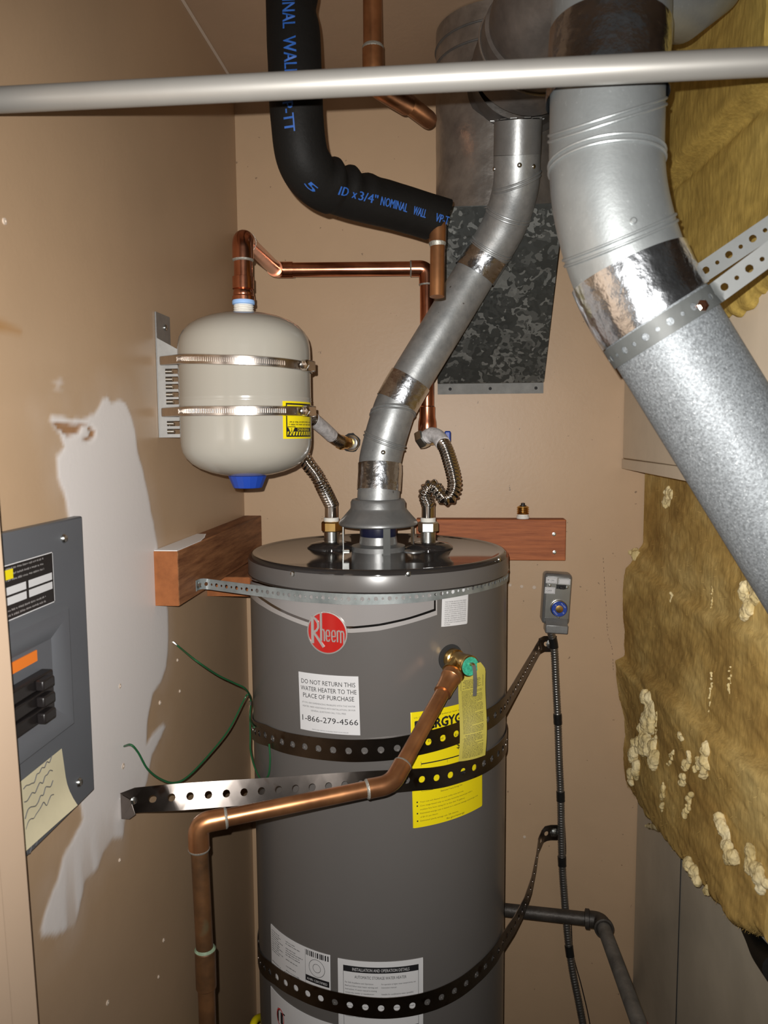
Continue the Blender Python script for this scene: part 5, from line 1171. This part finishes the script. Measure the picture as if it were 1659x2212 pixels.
gp = thing('gas_pipe', 'dark iron gas pipe elbowing from behind the heater towards the front right', 'pipe', D(1390,2240,1.25))
g0 = D(1060,1962,1.66); g1 = D(1298,1988,1.60); g2 = D(1398,2260,1.22); g3 = g2+(g2-g1)*.4
obj('iron_pipe', MB().tube([g0, g0.lerp(g1,.6), g1], .0134, 24), m_iron, gp)
ge = obj('iron_elbow', MB().tube(fillet([g1+(g0-g1).normalized()*.032, g1, g1+(g2-g1).normalized()*.034], .034, 10), .0165, 24), m_iron, gp)
for q, d in ((g1+(g0-g1).normalized()*.022, (g0-g1).normalized()), (g1+(g2-g1).normalized()*.024, (g2-g1).normalized())): obj('elbow_band', MB().lathe([(.016,0),(.0195,.001),(.0195,.009),(.0165,.010)], q, d, 24), m_iron if d.x < 0 else m_irong, ge)
obj('grey_pipe', MB().tube([g1+(g2-g1).normalized()*.02, g1.lerp(g2,.6), g2, g3], .0134, 24), m_irong, gp)
rp = g1.lerp(g2, .80); rp = D(1374, 2206, (rp-CAM).dot(-BK)-.01)
lab(obj('valve_handle', MB().obox(rp+V((.006,0,-.012)), ((1,.3,-.2),(0,1,0),(0,0,1)), (.016,.004,.011)), m_redp, gp, bevel=.003), 'red handle')
# yellow-jacketed gas hose low on the left
yp = [D(528,2330,1.62), D(540,2255,1.60), D(545,2222,1.60), D(552,2203,1.62), D(566,2196,1.66)]
yh = thing('gas_hose', 'yellow hose behind the lower left of the heater', 'hose', yp[0]); obj('hose_tube', MB().tube(catmull(yp, 8), .0075, 16), m_yel, yh)

# ================================================================== GREEN WIRE
gw = thing('green_wire', 'thin green wire hung from left wall and looped round the heater strap', 'wire', AX(275,1690,XL))
wj = V((HX-HR*.985, HY-.055, 0)); 
def HW(px, py, l=.004): u, v = H(px, py); return HFN(u, v, l)
h0 = HW(541,1510,.004); h1 = HW(545,1552,.006)
wa = [AX(374,1387,XL+.001), AX(390,1400,XL+.012), D(425,1428,1.28), D(470,1458,1.33), D(505,1475,1.37), D(530,1488,1.395), h0, h1, HW(556,1570,.006)]
wb = [AX(268,1612,XL+.001), D(283,1609,1.10), D(298,1625,1.11), D(318,1660,1.13), D(345,1682,1.16), D(375,1691,1.19), D(405,1678,1.22), D(450,1632,1.28), D(495,1575,1.34), D(527,1512,1.385), D(536,1500,1.39), h0]
wc = [h1, HW(549,1590,.007), HW(552,1620,.009), HW(562,1655,.010), HW(578,1680,.012), HW(590,1672,.010), HW(592,1640,.008), HW(588,1605,.006)]
for q in (wa, wb, wc): obj('wire_strand', MB().tube(catmull(q, 10), .0016, 8), m_green, gw)
obj('wire_clip', MB().tube([h0.lerp(h1,.1), h0.lerp(h1,.3)], .0032, 10), m_zinc, gw)
obj('wire_tip', MB().tube([wa[0]-V((.002,0,0)), wa[0], wa[1].lerp(wa[0],.5)], .0018, 8), m_zinc, gw)

# ================================================================== BREAKER PANEL ON THE LEFT WALL
PX = XL+.012
pq = lambda a,b: (AX(a,b,PX).y, AX(a,b,PX).z)
py1 = .931; pz1 = 1.560; pz0 = 1.204; py0 = .54
pn = thing('breaker_panel', 'grey electrical breaker panel set in the left wall', 'electrical panel', V((XL,(py0+py1)/2,pz0)))
def pbox(name, y0, y1, z0, z1, x0, x1, m, bevel=.001, par=None): return obj(name, MB().box((XL+x0,y0,z0),(XL+x1,y1,z1)), m, par or pn, bevel=bevel)
# cover with its raised centre
pbox('cover_plate', py0, py1, pz0, pz1, 0, .012, m_panel, .002)
yl, zl_ = pq(160,1665); ry1 = pq(148,1500)[0]; rz1 = pq(120,1306)[1]; rz0 = pq(150,1570)[1]
mb = MB(); e = .012; lev = [(0,.012),(e*.6,.021),(e*1.5,.021),(e*3.0,.013)]
rows = []
for i_, x_ in lev: rows.append([V((XL+x_, py0+.02+i_, rz0+i_)), V((XL+x_, ry1-i_, rz0+i_)), V((XL+x_, ry1-i_, rz1-i_)), V((XL+x_, py0+.02+i_, rz1-i_)), V((XL+x_, py0+.02+i_, rz0+i_))])
obj('raised_frame', mb.grid(rows), m_panel, pn, smooth=30, recalc=True); 
i_ = e*3.0; pbox('recessed_face', py0+.02+i_, ry1-i_, rz0+i_, rz1-i_, .010, .0132, m_panel, 0)
# breakers
by1 = pq(92,1500)[0]; bz1 = pq(85,1440)[1]; bz0 = pq(85,1545)[1]; n_ = 3
for k in range(n_):
    za = bz0+(bz1-bz0)*k/n_; zb2 = bz0+(bz1-bz0)*(k+1)/n_-.003
    b_ = pbox('circuit_breaker', by1-.11, by1, za, zb2, .012, .026, m_bake, .002); pbox('breaker_toggle', by1-.040, by1-.016, (za+zb2)/2-.006, (za+zb2)/2+.006, .026, .036, m_bake, .002, b_)
q1 = pq(75,1400); q0 = pq(38,1448); pbox('orange_sticker', q0[0]-.03, q1[0], q0[1], q1[1]-.002, .013, .0145, m_orange, 0)
# printed schedule label
ly1 = pq(112,1200)[0]; lz1 = pq(110,1192)[1]; lz0 = pq(117,1300)[1]
lb_ = pbox('schedule_label', py0+.02, ly1, lz0, lz1, .012, .0128, m_bake, 0); LF = lambda u,v,l=0: V((XL+.0129+l, u, v))
t = MB(); zc_ = [pq(112,1238),pq(114,1252),pq(115,1262),pq(116,1275)]
frame(t, LF, py0+.02, lz0, ly1, lz1, .0012, .0002, 2)
hgt = lz1-lz0
for r0, r1 in ((.46,.60),(.28,.42)):
    for k in range(4): yA = ly1-.004-.055*k; rect(t, LF, yA-.050, lz0+hgt*r0, yA, lz0+hgt*r1, .0002)
fine(obj('blank_rows', t, m_white, lb_))
t = MB(); fl_ = lambda u,v,l=0: LF(ly1-.01-u, v, l)     # reads from the camera side, right to left along the wall
fl2 = lambda u,v,l=0: LF(u, v, l)
rnd = random.Random(3)
for f_ in (.90,.80,.70,.16,.07): scribble(t, fl2, ly1-.16, ly1-.02, lz0+hgt*f_, hgt*.045, rnd, lift=.0003)
fine(obj('label_lettering', t, m_lgrey, lb_))
ye = pq(12,1240); 
obj('emblem', MB().box((XL+.0128, pq(28,1235)[0]-.02, pq(28,1248)[1]), (XL+.0136, pq(25,1235)[0], pq(24,1228)[1])), m_yel, lb_)
for a_, b_ in ((137,1163),(170,1690)):
    p = AX(a_, b_, PX); obj('cover_screw', MB().lathe([(.0058,0),(.0058,.0012),(.004,.0035),(.001,.004)], p, (1,0,0), 14), m_zinc, pn)
# note stuck on
n1_ = pq(130,1612); n0_ = pq(150,1735); nl = thing('paper_note', 'cream handwritten paper note stuck on the bottom of the breaker panel', 'note', AX(100,1800,PX))
nz1 = pq(132,1612)[1]-.002; nz0 = pq(148,1738)[1]; rows = []
for i in range(9):
    y = .56+(n1_[0]+.012-.56)*i/8; row = []
    for k in range(9):
        z = nz0+(nz1-nz0)*k/8; cu_ = .010*max(0,(4-k)/4)**2*(i/8)**2; row.append(V((PX+.0022+cu_, y-.010*(k/8)*(i/8)+.006*max(0,(4-k)/4)*(i/8), z+.004*math.sin(i))) if False else V((PX+.0008+cu_+.001, y-.012*(k/8)*(i/8), z)))
    rows.append(row)
obj('note_sheet', MB().slab(rows, lambda i,k: V((-.0005,0,0))), m_paper, nl)
t = MB(); rr = random.Random(6)
for k in range(6):
    z = nz1-.012-.014*k; q = [V((PX+.0022+.0003, n1_[0]-.085+.0055*j, z+rr.uniform(-.004,.004)+.012*(j/12))) for j in range(12)]
    t.tube(catmull(q, 4), .0006, 5)
fine(obj('handwriting', t, m_dgrey, nl))
